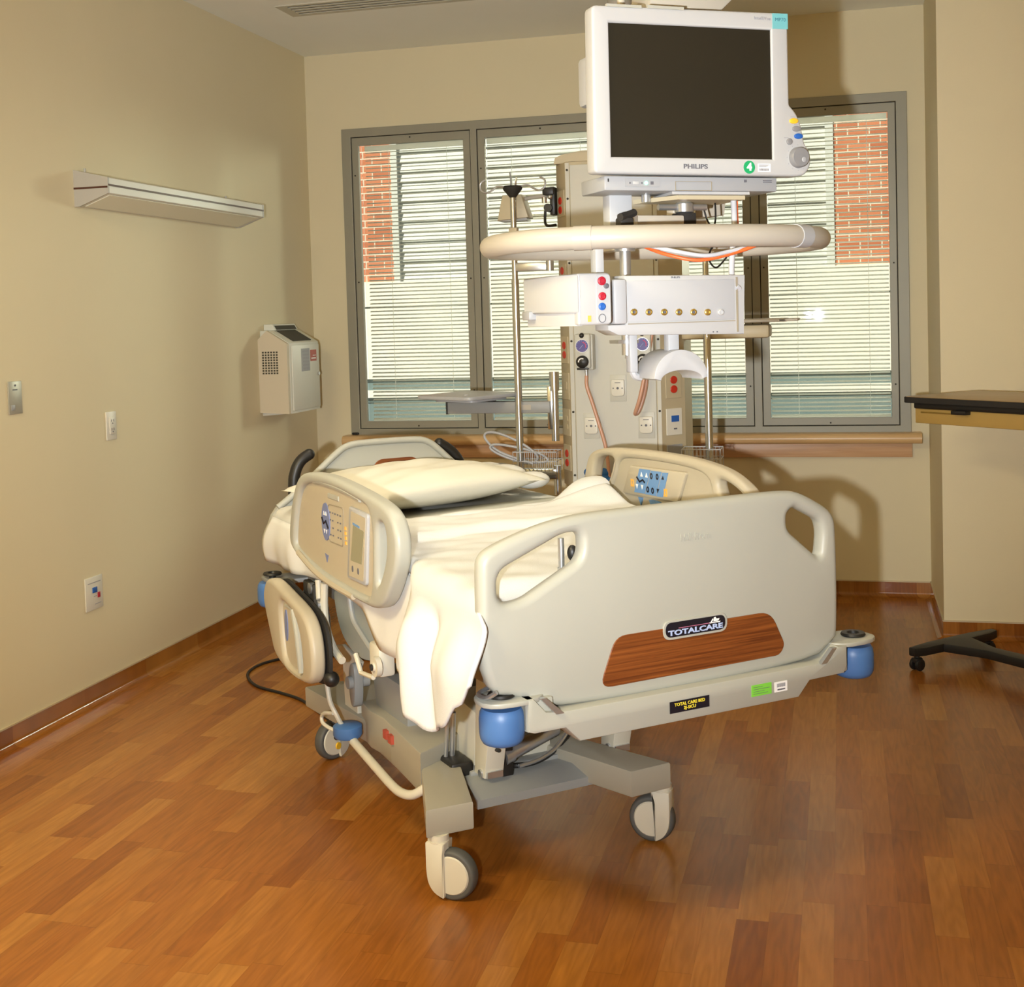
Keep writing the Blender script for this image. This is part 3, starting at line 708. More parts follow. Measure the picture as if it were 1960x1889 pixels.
MB().prism(ell(0.782, 0.812, 0.006, 0.009), F, 0.0185, 0.0207).prism(ell(0.738, 0.812, 0.006, 0.009), F, 0.0185, 0.0207).build('module_button', MT['ink'], mod)
MB().tube([F(1.12, 1.022, 0.012), F(1.03, 1.028, 0.014), F(0.85, 1.024, 0.014), F(0.72, 1.012, 0.012)], 0.008, seg=8).build('grip_ridge', MT['cream'], rl)
MB().prism(rect(0.905, 0.985, 1.0, 1.0), F, 0.006, 0.013, r=0.002, steps=1).build('angle_gauge_slot', MT['cream'], rl)
MB().prism([(1.045, 0.815), (1.015, 0.812), (1.030, 0.790)], F, 0.008, 0.0115).build('blue_arrow_mark', MT['pad2'], rl)
MB().tube([F(1.28, 0.783, 0.020), F(1.12, 0.752, 0.022), F(0.96, 0.738, 0.022), F(0.78, 0.734, 0.020)], 0.009, seg=8).build('lower_trim', MT['cream2'], rl)

# the far right rail, raised, its inner face towards us
F = lambda u, v, t: (0.985+t, u, v)
RO2 = [(1.31, 0.80), (1.288, 0.85), (1.262, 0.95), (1.240, 1.005), (1.21, 1.032), (1.13, 1.050), (0.94, 1.060), (0.67, 1.062), (0.48, 1.046), (0.39, 1.022), (0.308, 0.975), (0.295, 0.86), (0.36, 0.77), (0.5, 0.735), (1.15, 0.735), (1.28, 0.765)]
RA2 = [(1.215, 0.870), (1.165, 0.872), (1.115, 0.925), (1.068, 0.985), (1.060, 1.022), (1.125, 1.026), (1.180, 1.008), (1.200, 0.965)]
RB2 = [(0.490, 1.012), (0.420, 1.000), (0.345, 0.965), (0.340, 0.90), (0.40, 0.90), (0.470, 0.955)]
RI2 = [(1.035, 1.020), (0.95, 1.030), (0.70, 1.032), (0.535, 1.018), (0.510, 0.96), (0.52, 0.82), (0.60, 0.765), (1.05, 0.765), (1.14, 0.80), (1.12, 0.875), (1.06, 0.955)]
rr_ = MB().prism(rnd(RO2, 2), F, -0.024, 0.022, holes=[rnd(RA2, 2), rnd(RB2, 2), rnd(RI2, 2)], r=0.015, steps=4).build('side_rail', MT['cream2'], bed, ang=45)
rr_['label'] = 'raised far side rail with a blue keypad'
MB().prism(rnd(RI2, 2), F, -0.012, 0.014).build('rail_panel', MT['cream2'], rr_)
G = lambda u, v, t: F(u, v, -0.014-t)
MB().prism(corner([(0.960, 1.005), (0.640, 1.012), (0.690, 0.915), (1.01, 0.91)], 0.012), G, -0.004, 0.010, r=0.003, steps=2).build('keypad_bezel', MT['cream2'], rr_, ang=40)
for a, b, c_, d in ((0.900, 0.836, 0.872, 0.934), (0.832, 0.772, 0.808, 0.868), (0.768, 0.735, 0.770, 0.804)):
    MB().prism([(a, 1.000), (b, 1.002), (c_, 0.922), (d, 0.921)], G, 0.008, 0.0115).build('blue_keypad', MT['pad'], rr_)
g = MB()
for y, z, d in ((0.887, 0.982, 1), (0.858, 0.982, 1), (0.915, 0.943, -1), (0.885, 0.943, -1)):
    g.prism([(y-0.007, z-0.006*d), (y+0.007, z-0.006*d), (y, z+0.009*d)], G, 0.011, 0.0125)
g.build('keypad_arrows', MT['whiteink'], rr_)
g = MB().tube([G(0.915, 0.972, 0.012), G(0.898, 0.958, 0.012), G(0.880, 0.966, 0.012), G(0.868, 0.958, 0.012)], 0.0032, seg=6, smooth=0)
for y, z in ((0.830, 0.983), (0.796, 0.984), (0.852, 0.938), (0.824, 0.937)): g.prism(ell(y, z, 0.0075, 0.010), G, 0.011, 0.0125, holes=[ell(y, z, 0.003, 0.005)])
g.prism([(0.772, 0.978), (0.758, 0.978), (0.763, 0.990)], G, 0.011, 0.0125).prism([(0.800, 0.946), (0.786, 0.946), (0.795, 0.932)], G, 0.011, 0.0125)
g.build('keypad_symbols', MT['badgeblack'], rr_)
g = MB()
for y, z in ((0.945, 0.950), (0.752, 0.938)): g.prism(rect(y-0.008, z-0.012, y+0.008, z+0.012), G, 0.009, 0.0122, holes=[rect(y-0.004, z-0.006, y+0.004, z+0.006)])
g.build('orange_symbols', MT['orangel'], rr_)
MB().prism([(0.925, 0.905), (0.900, 0.905), (0.910, 0.880)], G, -0.004, 0.003).prism(rnd([(0.865, 0.906), (0.79, 0.904), (0.80, 0.893), (0.825, 0.888), (0.84, 0.876), (0.855, 0.892)], 1), G, -0.004, 0.003).build('blue_arrow_mark', MT['pad'], rr_)

# the head rail, lowered on the near side
HO = [(1.555, 0.600), (1.530, 0.650), (1.490, 0.672), (1.42, 0.672), (1.30, 0.655), (1.19, 0.640), (1.115, 0.622), (1.068, 0.585), (1.045, 0.525), (1.045, 0.465), (1.065, 0.428), (1.11, 0.410), (1.21, 0.402), (1.31, 0.405), (1.44, 0.425), (1.485, 0.490), (1.530, 0.550)]
HH = [(1.455, 0.640), (1.425, 0.640), (1.405, 0.600), (1.385, 0.520), (1.385, 0.470), (1.400, 0.470), (1.44, 0.53), (1.47, 0.60)]
F2 = lambda u, v, t: (-0.085-t, u, v)
lr = MB().prism(rnd(HO, 2), F2, -0.022, 0.024, r=0.015, steps=4, holes=[rnd([(1.375, 0.628), (1.28, 0.618), (1.205, 0.600), (1.155, 0.545), (1.14, 0.46), (1.155, 0.428), (1.25, 0.425), (1.335, 0.432), (1.36, 0.50)], 2)]).build('side_rail', MT['cream2'], bed, ang=45)
lr['label'] = 'lowered head-end side rail hanging low'
MB().prism(rnd([(1.40, 0.64), (1.28, 0.63), (1.20, 0.61), (1.145, 0.55), (1.125, 0.455), (1.14, 0.415), (1.25, 0.412), (1.35, 0.42), (1.38, 0.50)], 2), F2, -0.012, 0.010).build('rail_panel', MT['cream2'], lr)
MB().tube([F2(1.225, 0.615, 0.018), F2(1.19, 0.56, 0.020), F2(1.17, 0.49, 0.020), F2(1.165, 0.435, 0.018)], 0.012, seg=10).build('grip_ridge', MT['cream'], lr)
MB().prism(ell(1.335, 0.545, 0.016, 0.05), F2, 0.008, 0.0125).build('blue_keypad', MT['pad2'], lr)
MB().prism(rect(1.27, 0.605, 1.34, 0.612), F2, 0.008, 0.014, r=0.001, steps=1).build('angle_gauge_slot', MT['cream'], lr)
MB().prism(rnd(HO, 2), lambda u, v, t: (-0.058+t, u-0.012, v-0.004), 0.0, 0.010).build('rail_back', MT['blackm'], lr)
MB().sphere((-0.05, 1.045, 0.435), 0.024).build('rail_stop', MT['black'], bed)

# lower chassis
cx0 = 0.3465
ch = MB()
arm = lambda q, yf: [(cx0+q*0.250, 0.72), (cx0+q*0.366, yf), (cx0+q*0.234, yf-0.006), (cx0+q*0.140, 0.70), (cx0+q*0.140, 1.25), (cx0+q*0.225, 1.25)]
ch.prism(arm(-1, 0.418), XY, 0.165, 0.240, r=0.006, steps=2).prism(arm(1, 0.388), XY, 0.165, 0.240, r=0.006, steps=2)
ch.prism([(0.115, 1.18), (0.065, 1.68), (0.628, 1.68), (0.578, 1.18)], XY, 0.167, 0.238, r=0.006, steps=2)
ch = ch.build('chassis', MT['basegrey'], bed, ang=40)
pn = MB().box((0.19, 0.60, 0.196), (0.60, 1.30, 0.208))
pn.prism([(0.540, 0.160), (0.540, 0.184), (0.60, 0.210), (0.69, 0.210), (0.69, 0.198), (0.61, 0.198), (0.555, 0.160)], YZ, 0.185, 0.600)
pn.box((0.22, 0.655, 0.207), (0.59, 0.71, 0.222), bev=0.003)
pn.cyl((0.545, 0.68, 0.222), (0.545, 0.68, 0.227), 0.008, seg=12).build('chassis_pan', MT['steelgrey'], bed)
cv = MB().prism([(0.086, 0.70), (0.115, 1.06), (0.105, 1.15), (0.118, 1.26), (0.34, 1.26), (0.34, 0.86), (0.16, 0.74)], XY, 0.168, 0.286, r=0.005, steps=2).build('chassis_cover', MT['basegrey'], bed, ang=40)
for y in (1.015, 0.965): MB().box((0.1035-(1.06-y)*0.075, y-0.013, 0.236), (0.113, y+0.013, 0.262)).build('red_pictogram', MT['redlabel'], cv)
for x in (0.232, 0.648):
    lf = MB().prism([(0.595, 0.218), (0.66, 0.218), (0.62, 0.60), (0.52, 0.60), (0.50, 0.57)], YZ, x, x+0.060, r=0.004, steps=2)
    lf = lf.build('lift_arm', MT['ivory'], bed, ang=40)
    MB().cyl((x-0.006, 0.612, 0.230), (x+0.066, 0.612, 0.230), 0.011, seg=14).box((x+0.006, 0.583, 0.220), (x+0.054, 0.597, 0.238)).build('pivot_pin', MT['alu'], lf)
    MB().cyl((x+0.03, 0.555, 0.305), (x+0.03, 0.590, 0.300), 0.0055, seg=10).build('bolt_hole', MT['blackm'], lf)
MB().prism([(0.70, 0.210), (1.08, 0.210), (1.08, 0.33), (0.86, 0.40), (0.68, 0.38)], YZ, 0.25, 0.50, r=0.006, steps=2).build('motor_cover', MT['ivory'], bed, ang=40)
g = MB()
for q in range(7): g.box((0.31+q*0.008, 0.678, 0.335), (0.314+q*0.008, 0.69, 0.368))
g.build('motor_vent', MT['blackm'], bed)
MB().cyl((0.325, 0.622, 0.266), (0.50, 0.665, 0.298), 0.022, seg=20, bev=0.003).cyl((0.30, 0.617, 0.262), (0.33, 0.624, 0.267), 0.027, seg=20).build('actuator_tube', MT['alu'], bed)
MB().box((0.292, 0.60, 0.210), (0.328, 0.66, 0.42), bev=0.004).tube([(0.33, 0.625, 0.228), (0.40, 0.63, 0.222), (0.48, 0.66, 0.228), (0.56, 0.69, 0.265)], 0.008, seg=8).build('black_cable_boot', MT['black'], bed)
MB().box((0.165, 0.665, 0.205), (0.235, 0.78, 0.25), bev=0.01).build('black_foot_switch', MT['black'], bed)
MB().tube([(0.35, 0.612, 0.228), (0.42, 0.622, 0.232), (0.49, 0.645, 0.248), (0.54, 0.66, 0.285)], 0.006, seg=8).build('return_pipe', MT['alu'], bed)
MB().cyl((0.180, 0.74, 0.225), (0.180, 0.72, 0.36), 0.006, seg=10).cyl((0.20, 0.74, 0.225), (0.20, 0.72, 0.38), 0.008, seg=10).build('linkage_rod', MT['alu'], bed)
MB().prism([(1.20, 0.282), (0.94, 0.282), (0.93, 0.40), (1.23, 0.40)], YZ, 0.145, 0.38, r=0.008, steps=2).build('gear_housing', MT['steelgrey'], bed, ang=40)
MB().prism([(1.41, 0.236), (1.29, 0.236), (1.29, 0.36), (1.25, 0.415), (1.42, 0.435), (1.52, 0.41), (1.42, 0.37)], YZ, 0.115, 0.130, r=0.002, steps=1).build('head_lift_bracket', MT['ivory'], bed, ang=40)
MB().prism(rnd([(1.23, 0.275), (1.275, 0.275), (1.285, 0.38), (1.25, 0.425), (1.22, 0.40)], 2), YZ, 0.085, 0.115, r=0.003, steps=2).cyl((0.07, 1.25, 0.355), (0.14, 1.25, 0.355), 0.020, seg=16).build('pivot_link', MT['steelgrey'], bed, ang=40)
# foot pedal bar with blue cap
pb = MB().tube([(0.05, 1.20, 0.206), (0.05, 1.14, 0.196), (0.05, 0.96, 0.174), (0.05, 0.83, 0.160), (0.055, 0.765, 0.158), (0.07, 0.72, 0.166), (0.095, 0.69, 0.19)], 0.0135, seg=14, smooth=4).build('brake_bar', MT['ivory'], bed, ang=60)
MB().lathe([(0.0, 0.246), (0.036, 0.245), (0.0455, 0.239), (0.046, 0.212), (0.040, 0.203), (0.0, 0.201)], (0.045, 1.190, 0), seg=28).build('pedal_cap', MT['blue'], pb, ang=50)
MB().tube([(0.0, 1.262, 0.395), (0.0, 1.240, 0.36), (0.0, 1.218, 0.315), (0.01, 1.195, 0.28), (0.03, 1.20, 0.24), (0.05, 1.20, 0.21)], 0.0075, seg=8).tube([(0.01, 1.22, 0.275), (0.0, 1.27, 0.265), (0.0, 1.305, 0.245), (0.0, 1.295, 0.225), (0.02, 1.25, 0.212), (0.05, 1.22, 0.21)], 0.006, seg=8).build('cord_hook', MT['ivory'], bed)
MB().tube([(-0.03, -0.045, 0.665), (-0.045, -0.02, 0.648), (-0.04, 0.03, 0.645), (0.0, 0.05, 0.65)], 0.0055, seg=8).build('drainage_hook', MT['alu'], bed)

def caster(wx, wy, ang, lead, big=True):
    """wheel centred at wx, wy rolling along ang; a rounded leg shrouds the half of the wheel nearest the stem"""
    d = Vector((math.cos(ang), math.sin(ang), 0)); n = Vector((d.y, -d.x, 0)); r = 0.066
    ctr = Vector((wx, wy, r)); st = ctr-d*lead
    fr = lambda u, v, t: tuple(st+d*u+n*t+Vector((0, 0, v-r)))
    k = MB().cyl((st.x, st.y, 0.125), (st.x, st.y, 0.168), 0.0275, seg=24).cyl((st.x, st.y, 0.148), (st.x, st.y, 0.152), 0.0290, seg=24)
    leg = [(-0.0265, 0.150), (-0.0265, 0.075), (-0.022, 0.042), (-0.006, 0.018), (lead*0.5+0.002, 0.006), (lead*0.62, 0.012), (lead*0.60, 0.118), (0.0265, 0.140), (0.0265, 0.150)]
    k.prism(corner(leg, [0.004, 0.02, 0.02, 0.02, 0.006, 0.004, 0.006, 0.006, 0.003], 4), fr, -0.0275, 0.0275, r=0.003, steps=2)
    k = k.build('caster', MT['ivory'], bed, ang=40)
    q = n.to_track_quat('Z', 'Y').to_matrix()
    MB().lathe([(r*0.74, -0.0165), (r*0.88, -0.0195), (r*0.96, -0.016), (r, -0.008), (r, 0.008), (r*0.96, 0.016), (r*0.88, 0.0195), (r*0.74, 0.0165)], ctr, q, 40, caps=False).build('tyre', MT['tire'], k, ang=60)
    MB().lathe([(0.0, -0.021), (r*0.72, -0.0205), (r*0.78, -0.016), (r*0.78, 0.016), (r*0.72, 0.0205), (0.0, 0.021)], ctr, q, 40).build('wheel', MT['ivory'], k, ang=40)
    return k
caster(0.047, 0.403, R(-50), 0.040); caster(0.691, 0.452, R(132), 0.030)
bl = caster(0.127, 1.592, R(200), 0.034); caster(0.575, 1.62, R(110), 0.04)
MB().cyl((0.137, 1.565, 0.05), (0.140, 1.560, 0.05), 0.012, seg=12).build('yellow_brake_mark', MT['yellow'], bl)
MB().box((0.125, 1.555, 0.07), (0.165, 1.60, 0.125), bev=0.008).build('brake_block', MT['black'], bl)
MB().cyl((0.150, 1.556, 0.10), (0.150, 1.550, 0.10), 0.010, seg=12).build('red_brake_mark', MT['red'], bl)

# ------------------------------------------------------------------ mattress, blanket, pillow (things lying on the bed)
def bedthing(name, label, cat, loc=(0, 0, 0), rotz=0.0):
    p = Matrix.Rotation(BA, 3, 'Z') @ Vector(loc)
    return thing(name, label, cat, (2.162+p.x, -4.071+p.y, p.z), BA+rotz)
ma = bedthing('mattress', 'white sheeted mattress lying on the hospital bed', 'mattress', (0.455, 0.9, 0.683))
k = MB(); k.box((-0.472, -0.855, 0.0), (0.472, 0.855, 0.186), bev=0.05, seg=4); ms = k.build('mattress_core', MT['sheet'], ma, ang=60)
# fitted sheet: wavy skirt hanging along the near side
def skirt(y0, y1, x, zt, zb, seed, n=60, depth=0.012):
    rs = random.Random(seed); ph = [rs.random()*6 for _ in range(3)]; k = MB(); prev = None
    for i in range(n+1):
        y = y0+(y1-y0)*i/n; col = []
        for j in range(9):
            t = j/8; z = zt+(zb(y)-zt)*t
            f = depth*t*(math.sin(19*y+ph[0])+0.6*math.sin(41*y+ph[1]))
            bl_ = smooth(0.44, 0.56, y); col.append(k.bm.verts.new((x-bl_*(0.022*math.sin(math.pi*t)+0.010*t)+f*(0.15+0.5*bl_)-0.010*t, y, z)))
        if prev:
            for j in range(8): k.bm.faces.new((prev[j], prev[j+1], col[j+1], col[j]))
        prev = col
    return k
sk = skirt(-0.50, 0.82, -0.474, 0.155, lambda y: 0.012+0.012*math.sin(7*y)-0.085*smooth(-0.08, -0.22, y), 3).build('fitted_sheet_skirt', MT['sheet'], ma, ang=80)
sk.modifiers.new('thickness', 'SOLIDIFY').thickness = 0.002
MB().box((-0.40, -0.10, 0.1855), (0.46, 0.40, 0.190), bev=0.002).build('draw_sheet', MT['drawsheet'], ma)

# blanket: covers the foot half, folded back in a soft band, and slips over the near side in a deep lobe
bk = bedthing('blanket', 'white woven blanket over the foot of the bed, one corner hanging down', 'blanket', (0, 0, 0.874))
k = MB(); NY, NS = 90, 110; grid = []
for i in range(NY+1):
    y = 0.018+(0.97-0.018)*i/NY
    o_ = smooth(0.47, 0.37, y)
    HK = [(-0.05, 0.10), (0.018, 0.125), (0.06, 0.185), (0.115, 0.255), (0.19, 0.290), (0.27, 0.270), (0.36, 0.19), (0.42, 0.09), (0.47, 0.018), (2.0, 0.018)]
    for (p_, q_), (p2, q2) in zip(HK, HK[1:]):
        if p_ <= y < p2: hang = q_+(q2-q_)*smooth(p_, p2, y)
    r = 0.012+0.043*o_; top = 0.90
    row = []; L_ = top+math.pi/2*r+hang
    for j in range(NS+1):
        s = L_*j/NS
        wr = 0.0010*math.sin(46*y+5*s)+0.0012*math.sin(23*s+19*y)+0.0009*math.sin(83*y-9*s)*smooth(0.1, 0.6, y)+0.0012*math.sin(37*s-31*y)
        band = smooth(0.70, 0.735, y+0.02*math.sin(9*s))*0.022
        bump = 0.055*math.exp(-((y-0.93)/0.08)**2)*smooth(0.30, 0.02, s)
        yl = y
        if s < top:
            x = 0.90-s; z = 0.003+wr+band+bump-0.040*smooth(0.10, 0.0, y); edge = smooth(0.0, 0.05, s); z = z*edge+(1-edge)*(-0.02+band)
        elif s < top+math.pi/2*r:
            t = (s-top)/r; yl = y-(0.03+0.050*smooth(0.16, 0.0, y))*smooth(0.03, 0.10, s-top)*o_; x = -r*math.sin(t); z = -r*(1-math.cos(t))+0.003+band*math.cos(t)+wr*math.cos(t)
        else:
            d = s-top-math.pi/2*r; t = d/max(hang, 1e-3); z = -r-d+0.003
            fold = (0.005*math.sin(33*(y-0.13)+7*d)+0.004*math.sin(70*y-9*d))*smooth(0, 0.2, d)
            fold += (-0.030*math.exp(-((y-0.335+0.25*d)/0.045)**2)+0.022*math.exp(-((y-0.245+0.25*d)/0.028)**2)-0.014*math.exp(-((y-0.09-0.2*d)/0.04)**2))*smooth(0.0, 0.07, d)*o_
            x = -r-o_*0.048*smooth(0, 0.14, d)+fold
            yl = y+(y-0.19)*0.06*math.sin(math.pi*min(1.0, d/0.28))*o_-(0.03+0.050*smooth(0.16, 0.0, y))*smooth(0.03, 0.10, s-top)*o_
        row.append(k.bm.verts.new((x, yl, z)))
    grid.append(row)
low = [k.bm.verts.new((v.co.x, 0.016, v.co.z-(0.17 if v.co.z > -0.03 else 0.0))) for v in grid[0][:int(NS*0.72)]]
for j in range(len(low)-1): k.bm.faces.new((low[j], grid[0][j], grid[0][j+1], low[j+1]))
for i in range(NY):
    for j in range(NS): k.bm.faces.new((grid[i][j], grid[i+1][j], grid[i+1][j+1], grid[i][j+1]))
o = k.build('blanket_cloth', MT['blanket'], bk, ang=80)
sm = o.modifiers.new('thickness', 'SOLIDIFY'); sm.thickness = 0.007; sm.offset = 1
# turned-back roll at the head edge
k = MB(); pts = []; rad = []
for i in range(26):
    x = 0.90-0.905*i/25; rise = 0.045*smooth(0.70, 0.88, x)
    y = 0.955+0.015*math.sin(7*x)+0.10*smooth(0.35, 0.9, x)
    pts.append((x, y, 0.016+rise+0.004*math.sin(23*x)-(0.05 if x < -0.05 else 0.0))); rad.append(0.020+0.004*math.sin(17*x)+0.010*smooth(0.6, 0.9, x))
k.tube(pts, rad, seg=14, smooth=2, flat=(1.9, 0.9)); k.build('turned_back_edge', MT['blanket'], bk, ang=80)

pw_ = bedthing('pillow', 'cream pillow lying at the head of the bed', 'pillow', (0.405, 1.44, 0.872), R(13))
k = MB(); N = 40; A, B, TH = 0.372, 0.262, 0.085
up_, dn = [], []
for i in range(N+1):
    ru, rd = [], []
    for j in range(N+1):
        u, v = 2*i/N-1, 2*j/N-1
        pin = 1-0.07*(1-abs(v)**2)*0 ; x = A*u*(1-0.06*(1-u*u)*0)*(1-0.05*(1-abs(u))*0); y = B*v
        x *= 1-0.045*(1-v*v)*(abs(u)**3)*-0.0-0.05*(1-v*v)*0; 
        x -= 0.028*u*abs(u)*(1-v*v)*0.9; y -= 0.030*v*abs(v)*(1-u*u)*0.6
        h = ((1-abs(u)**2.4)*(1-abs(v)**2.4))**0.5
        wv = 0.002*math.sin(9*u+5*v)+0.002*math.sin(17*v-4*u)+0.003*math.sin(6*u*u+8*v)
        zt = TH+h*(TH*0.85+wv*1.5); zb = TH-h*TH*0.98
        ru.append(k.bm.verts.new((x, y, zt*0.9-0.012*abs(u)**3)))
        if i in (0, N) or j in (0, N): rd.append(ru[-1])
        else: rd.append(k.bm.verts.new((x, y, zb*0.9)))
    up_.append(ru); dn.append(rd)
for i in range(N):
    for j in range(N):
        k.bm.faces.new((up_[i][j], up_[i+1][j], up_[i+1][j+1], up_[i][j+1])); k.bm.faces.new((dn[i][j], dn[i][j+1], dn[i+1][j+1], dn[i+1][j]))
k.build('pillow_body', MT['pillow'], pw_, ang=80)
k = MB(); k.sphere((0.415, 0.02, 0.06), 0.065, (1.0, 1.4, 0.55)).sphere((0.415, -0.12, 0.05), 0.05, (1.4, 1.2, 0.6)).sphere((0.425, 0.14, 0.06), 0.07, (1.0, 1.0, 0.5))
k.build('pillowcase_end', MT['sheet'], pw_, ang=80)

# power cord on the floor
k = MB(); k.tube([(0.20, 1.50, 0.19), (0.20, 1.72, 0.17), (0.23, 1.84, 0.06), (0.25, 1.98, 0.006), (0.24, 2.27, 0.006), (0.20, 2.42, 0.006), (0.137, 2.59, 0.006), (0.154, 2.78, 0.006), (0.239, 2.90, 0.006), (0.361, 2.948, 0.006), (0.466, 2.928, 0.006), (0.62, 2.82, 0.006), (0.72, 2.6, 0.006), (0.70, 2.2, 0.006), (0.55, 1.9, 0.006)], 0.006, seg=8, smooth=6)
o = k.build('power_cord', MT['black'], bed, ang=80); o['label'] = 'black power cord looping over the floor'

#@@MONITOR
# ------------------------------------------------------------------ equipment boom and what it carries
MA = R(34.2); ML = (2.603, -3.912, 1.979)
mo = thing('patient_monitor', 'large white patient monitor with a dark blank screen, hung over the bed', 'monitor', ML, MA)
out = [(-0.238, -0.168), (-0.2345, 0.199), (0.2600, 0.206), (0.2605, -0.005), (0.278, -0.022), (0.2900, -0.047), (0.2965, -0.075), (0.300, -0.095), (0.312, -0.108), (0.317, -0.128), (0.314, -0.148), (0.300, -0.166), (0.281, -0.170)]
ol = corner(out, [0.012, 0.012, 0.008, 0.004, 0.012, 0.014, 0.02, 0.01, 0.012, 0.014, 0.012, 0.012, 0.012], 4)
scr = [(-0.1955, -0.131), (-0.1945, 0.163), (0.2155, 0.166), (0.2145, -0.131)]
hs = MB().prism(ol, XZ, 0.0, 0.045, holes=[scr], r=0.006, steps=3).build('housing', MT['whitep'], mo, ang=40)
MB().box((-0.225, 0.040, -0.160), (0.255, 0.075, 0.198), bev=0.012).box((-0.190, 0.07, 0.005), (0.19, 0.20, 0.120), bev=0.012).build('rear_housing', MT['whiteg'], hs)
MB().prism([(a*1.002, b*1.002) for a, b in scr], XZ, 0.006, 0.03).build('screen', MT['screen'], mo)
MB().prism([(0.2185, 0.1685), (0.2185, 0.2035), (0.2590, 0.2045), (0.2590, 0.1690)], XZ, -0.0012, 0.02).build('corner_panel', MT['teal'], mo)
text('model_lettering', 'MP70', 0.011, MT['tealink'], mo, (0.239, -0.0014, 0.1895), FRONT, width=0.028)
text('series_lettering', 'IntelliVue', 0.0105, MT['palelink'], mo, (0.192, -0.0006, 0.1905), FRONT, width=0.043)
text('brand_lettering', 'PHILIPS', 0.0145, MT['ink'], mo, (0.0115, -0.0006, -0.1508), FRONT, width=0.061, bold=0.0003)
MB().prism(ell(0.150, -0.1505, 0.0148, 0.0148, 32), XZ, -0.0010, 0.004).build('number_sticker', MT['green'], mo)
text('sticker_number', '4', 0.0235, MT['whiteink'], mo, (0.150, -0.0013, -0.1505), FRONT, bold=0.0012)
MB().box((0.173, -0.0008, -0.1605), (0.206, 0.004, -0.1420)).build('asset_label', MT['whiteink'], mo)
g = MB(); random.seed(5)
for q in range(3): g.box((0.175, -0.0012, -0.1455-q*0.0022), (0.203-0.004*q, 0.0, -0.1445-q*0.0022))
for q in range(11): g.box((0.177+q*0.0022, -0.0012, -0.1585), (0.1782+q*0.0022, 0.0, -0.1530))
g.build('label_print', MT['ink'], mo)
for x, z, rx, rz, m in ((0.270, -0.042, 0.0115, 0.0065, 'yellow'), (0.277, -0.060, 0.0115, 0.0065, 'greybtn'), (0.282, -0.077, 0.0115, 0.0065, 'bluebtn'), (0.2575, -0.090, 0.0075, 0.0075, 'greybtn')):
    MB().prism(ell(x, z, rx, rz), XZ, -0.004, 0.003, r=0.0015, steps=2).build('button', MT[m], mo, ang=50)
kq = Vector((0, -1, 0)).to_track_quat('Z', 'Y').to_matrix()
MB().lathe([(0.0245, 0.0), (0.0235, 0.012), (0.021, 0.015), (0.0, 0.0155)], (0.2805, 0.0, -0.1265), kq, 36).build('navigation_knob', MT['greybtn'], mo, ang=40)
MB().sphere((0.2875, -0.0155, -0.1325), 0.0065, (1, 0.25, 1)).build('knob_dimple', MT['lgrey'], mo)
g = MB()
for q in range(12):
    a = q*math.pi/6; g.box((0.2805+0.0295*math.cos(a)-0.0008, -0.0006, -0.1265+0.0295*math.sin(a)-0.0008), (0.2805+0.0295*math.cos(a)+0.0008, 0.001, -0.1265+0.0295*math.sin(a)+0.0008))
for x, z in ((0.268, -0.0325), (0.277, -0.0505), (0.283, -0.0685), (0.250, -0.081)): g.box((x-0.006, -0.0006, z-0.0006), (x+0.006, 0.001, z+0.0006))
g.build('knob_ticks', MT['palelink'], mo)
MB().box((-0.20, -0.002, 0.197), (-0.115, 0.006, 0.203)).box((-0.10, -0.002, 0.1985), (-0.01, 0.006, 0.205)).build('top_label', MT['cream'], mo)
# processing unit under the screen
pu = MB().box((-0.208, 0.016, -0.2045), (0.233, 0.150, -0.1715), bev=0.004).build('processor_unit', MT['lgrey'], mo)
MB().box((-0.158, 0.0145, -0.1955), (-0.072, 0.018, -0.1765)).build('button_strip', MT['lgrey'], pu)
MB().box((-0.139, 0.0130, -0.1905), (-0.124, 0.018, -0.1835), bev=0.001).build('power_button', MT['whitep'], pu)
MB().prism(ell(-0.1065, -0.187, 0.0042, 0.0042), XZ, 0.0125, 0.018).build('indicator_light', MT['led'], pu)
MB().box((-0.0955, 0.0138, -0.1905), (-0.088, 0.018, -0.1835)).box((-0.148, 0.0138, -0.1890), (-0.1445, 0.018, -0.1855)).box((-0.1185, 0.0138, -0.1890), (-0.115, 0.018, -0.1855)).box((0.145, 0.0138, -0.1835), (0.151, 0.018, -0.1775)).box((0.195, 0.0138, -0.1800), (0.218, 0.018, -0.1785)).box((0.195, 0.0138, -0.1835), (0.218, 0.018, -0.1825)).build('panel_marks', MT['ink'], pu)
MB().prism(rect(-0.033, -0.2035, 0.060, -0.1825), XZ, 0.0138, 0.018, holes=[rect(-0.032, -0.2035+0.001, 0.059, -0.1835)]).build('door_outline', MT['gasket'], pu)
MB().box((-0.200, 0.0135, -0.185), (-0.198, 0.02, -0.178)).build('lock_slot', MT['blackm'], pu)

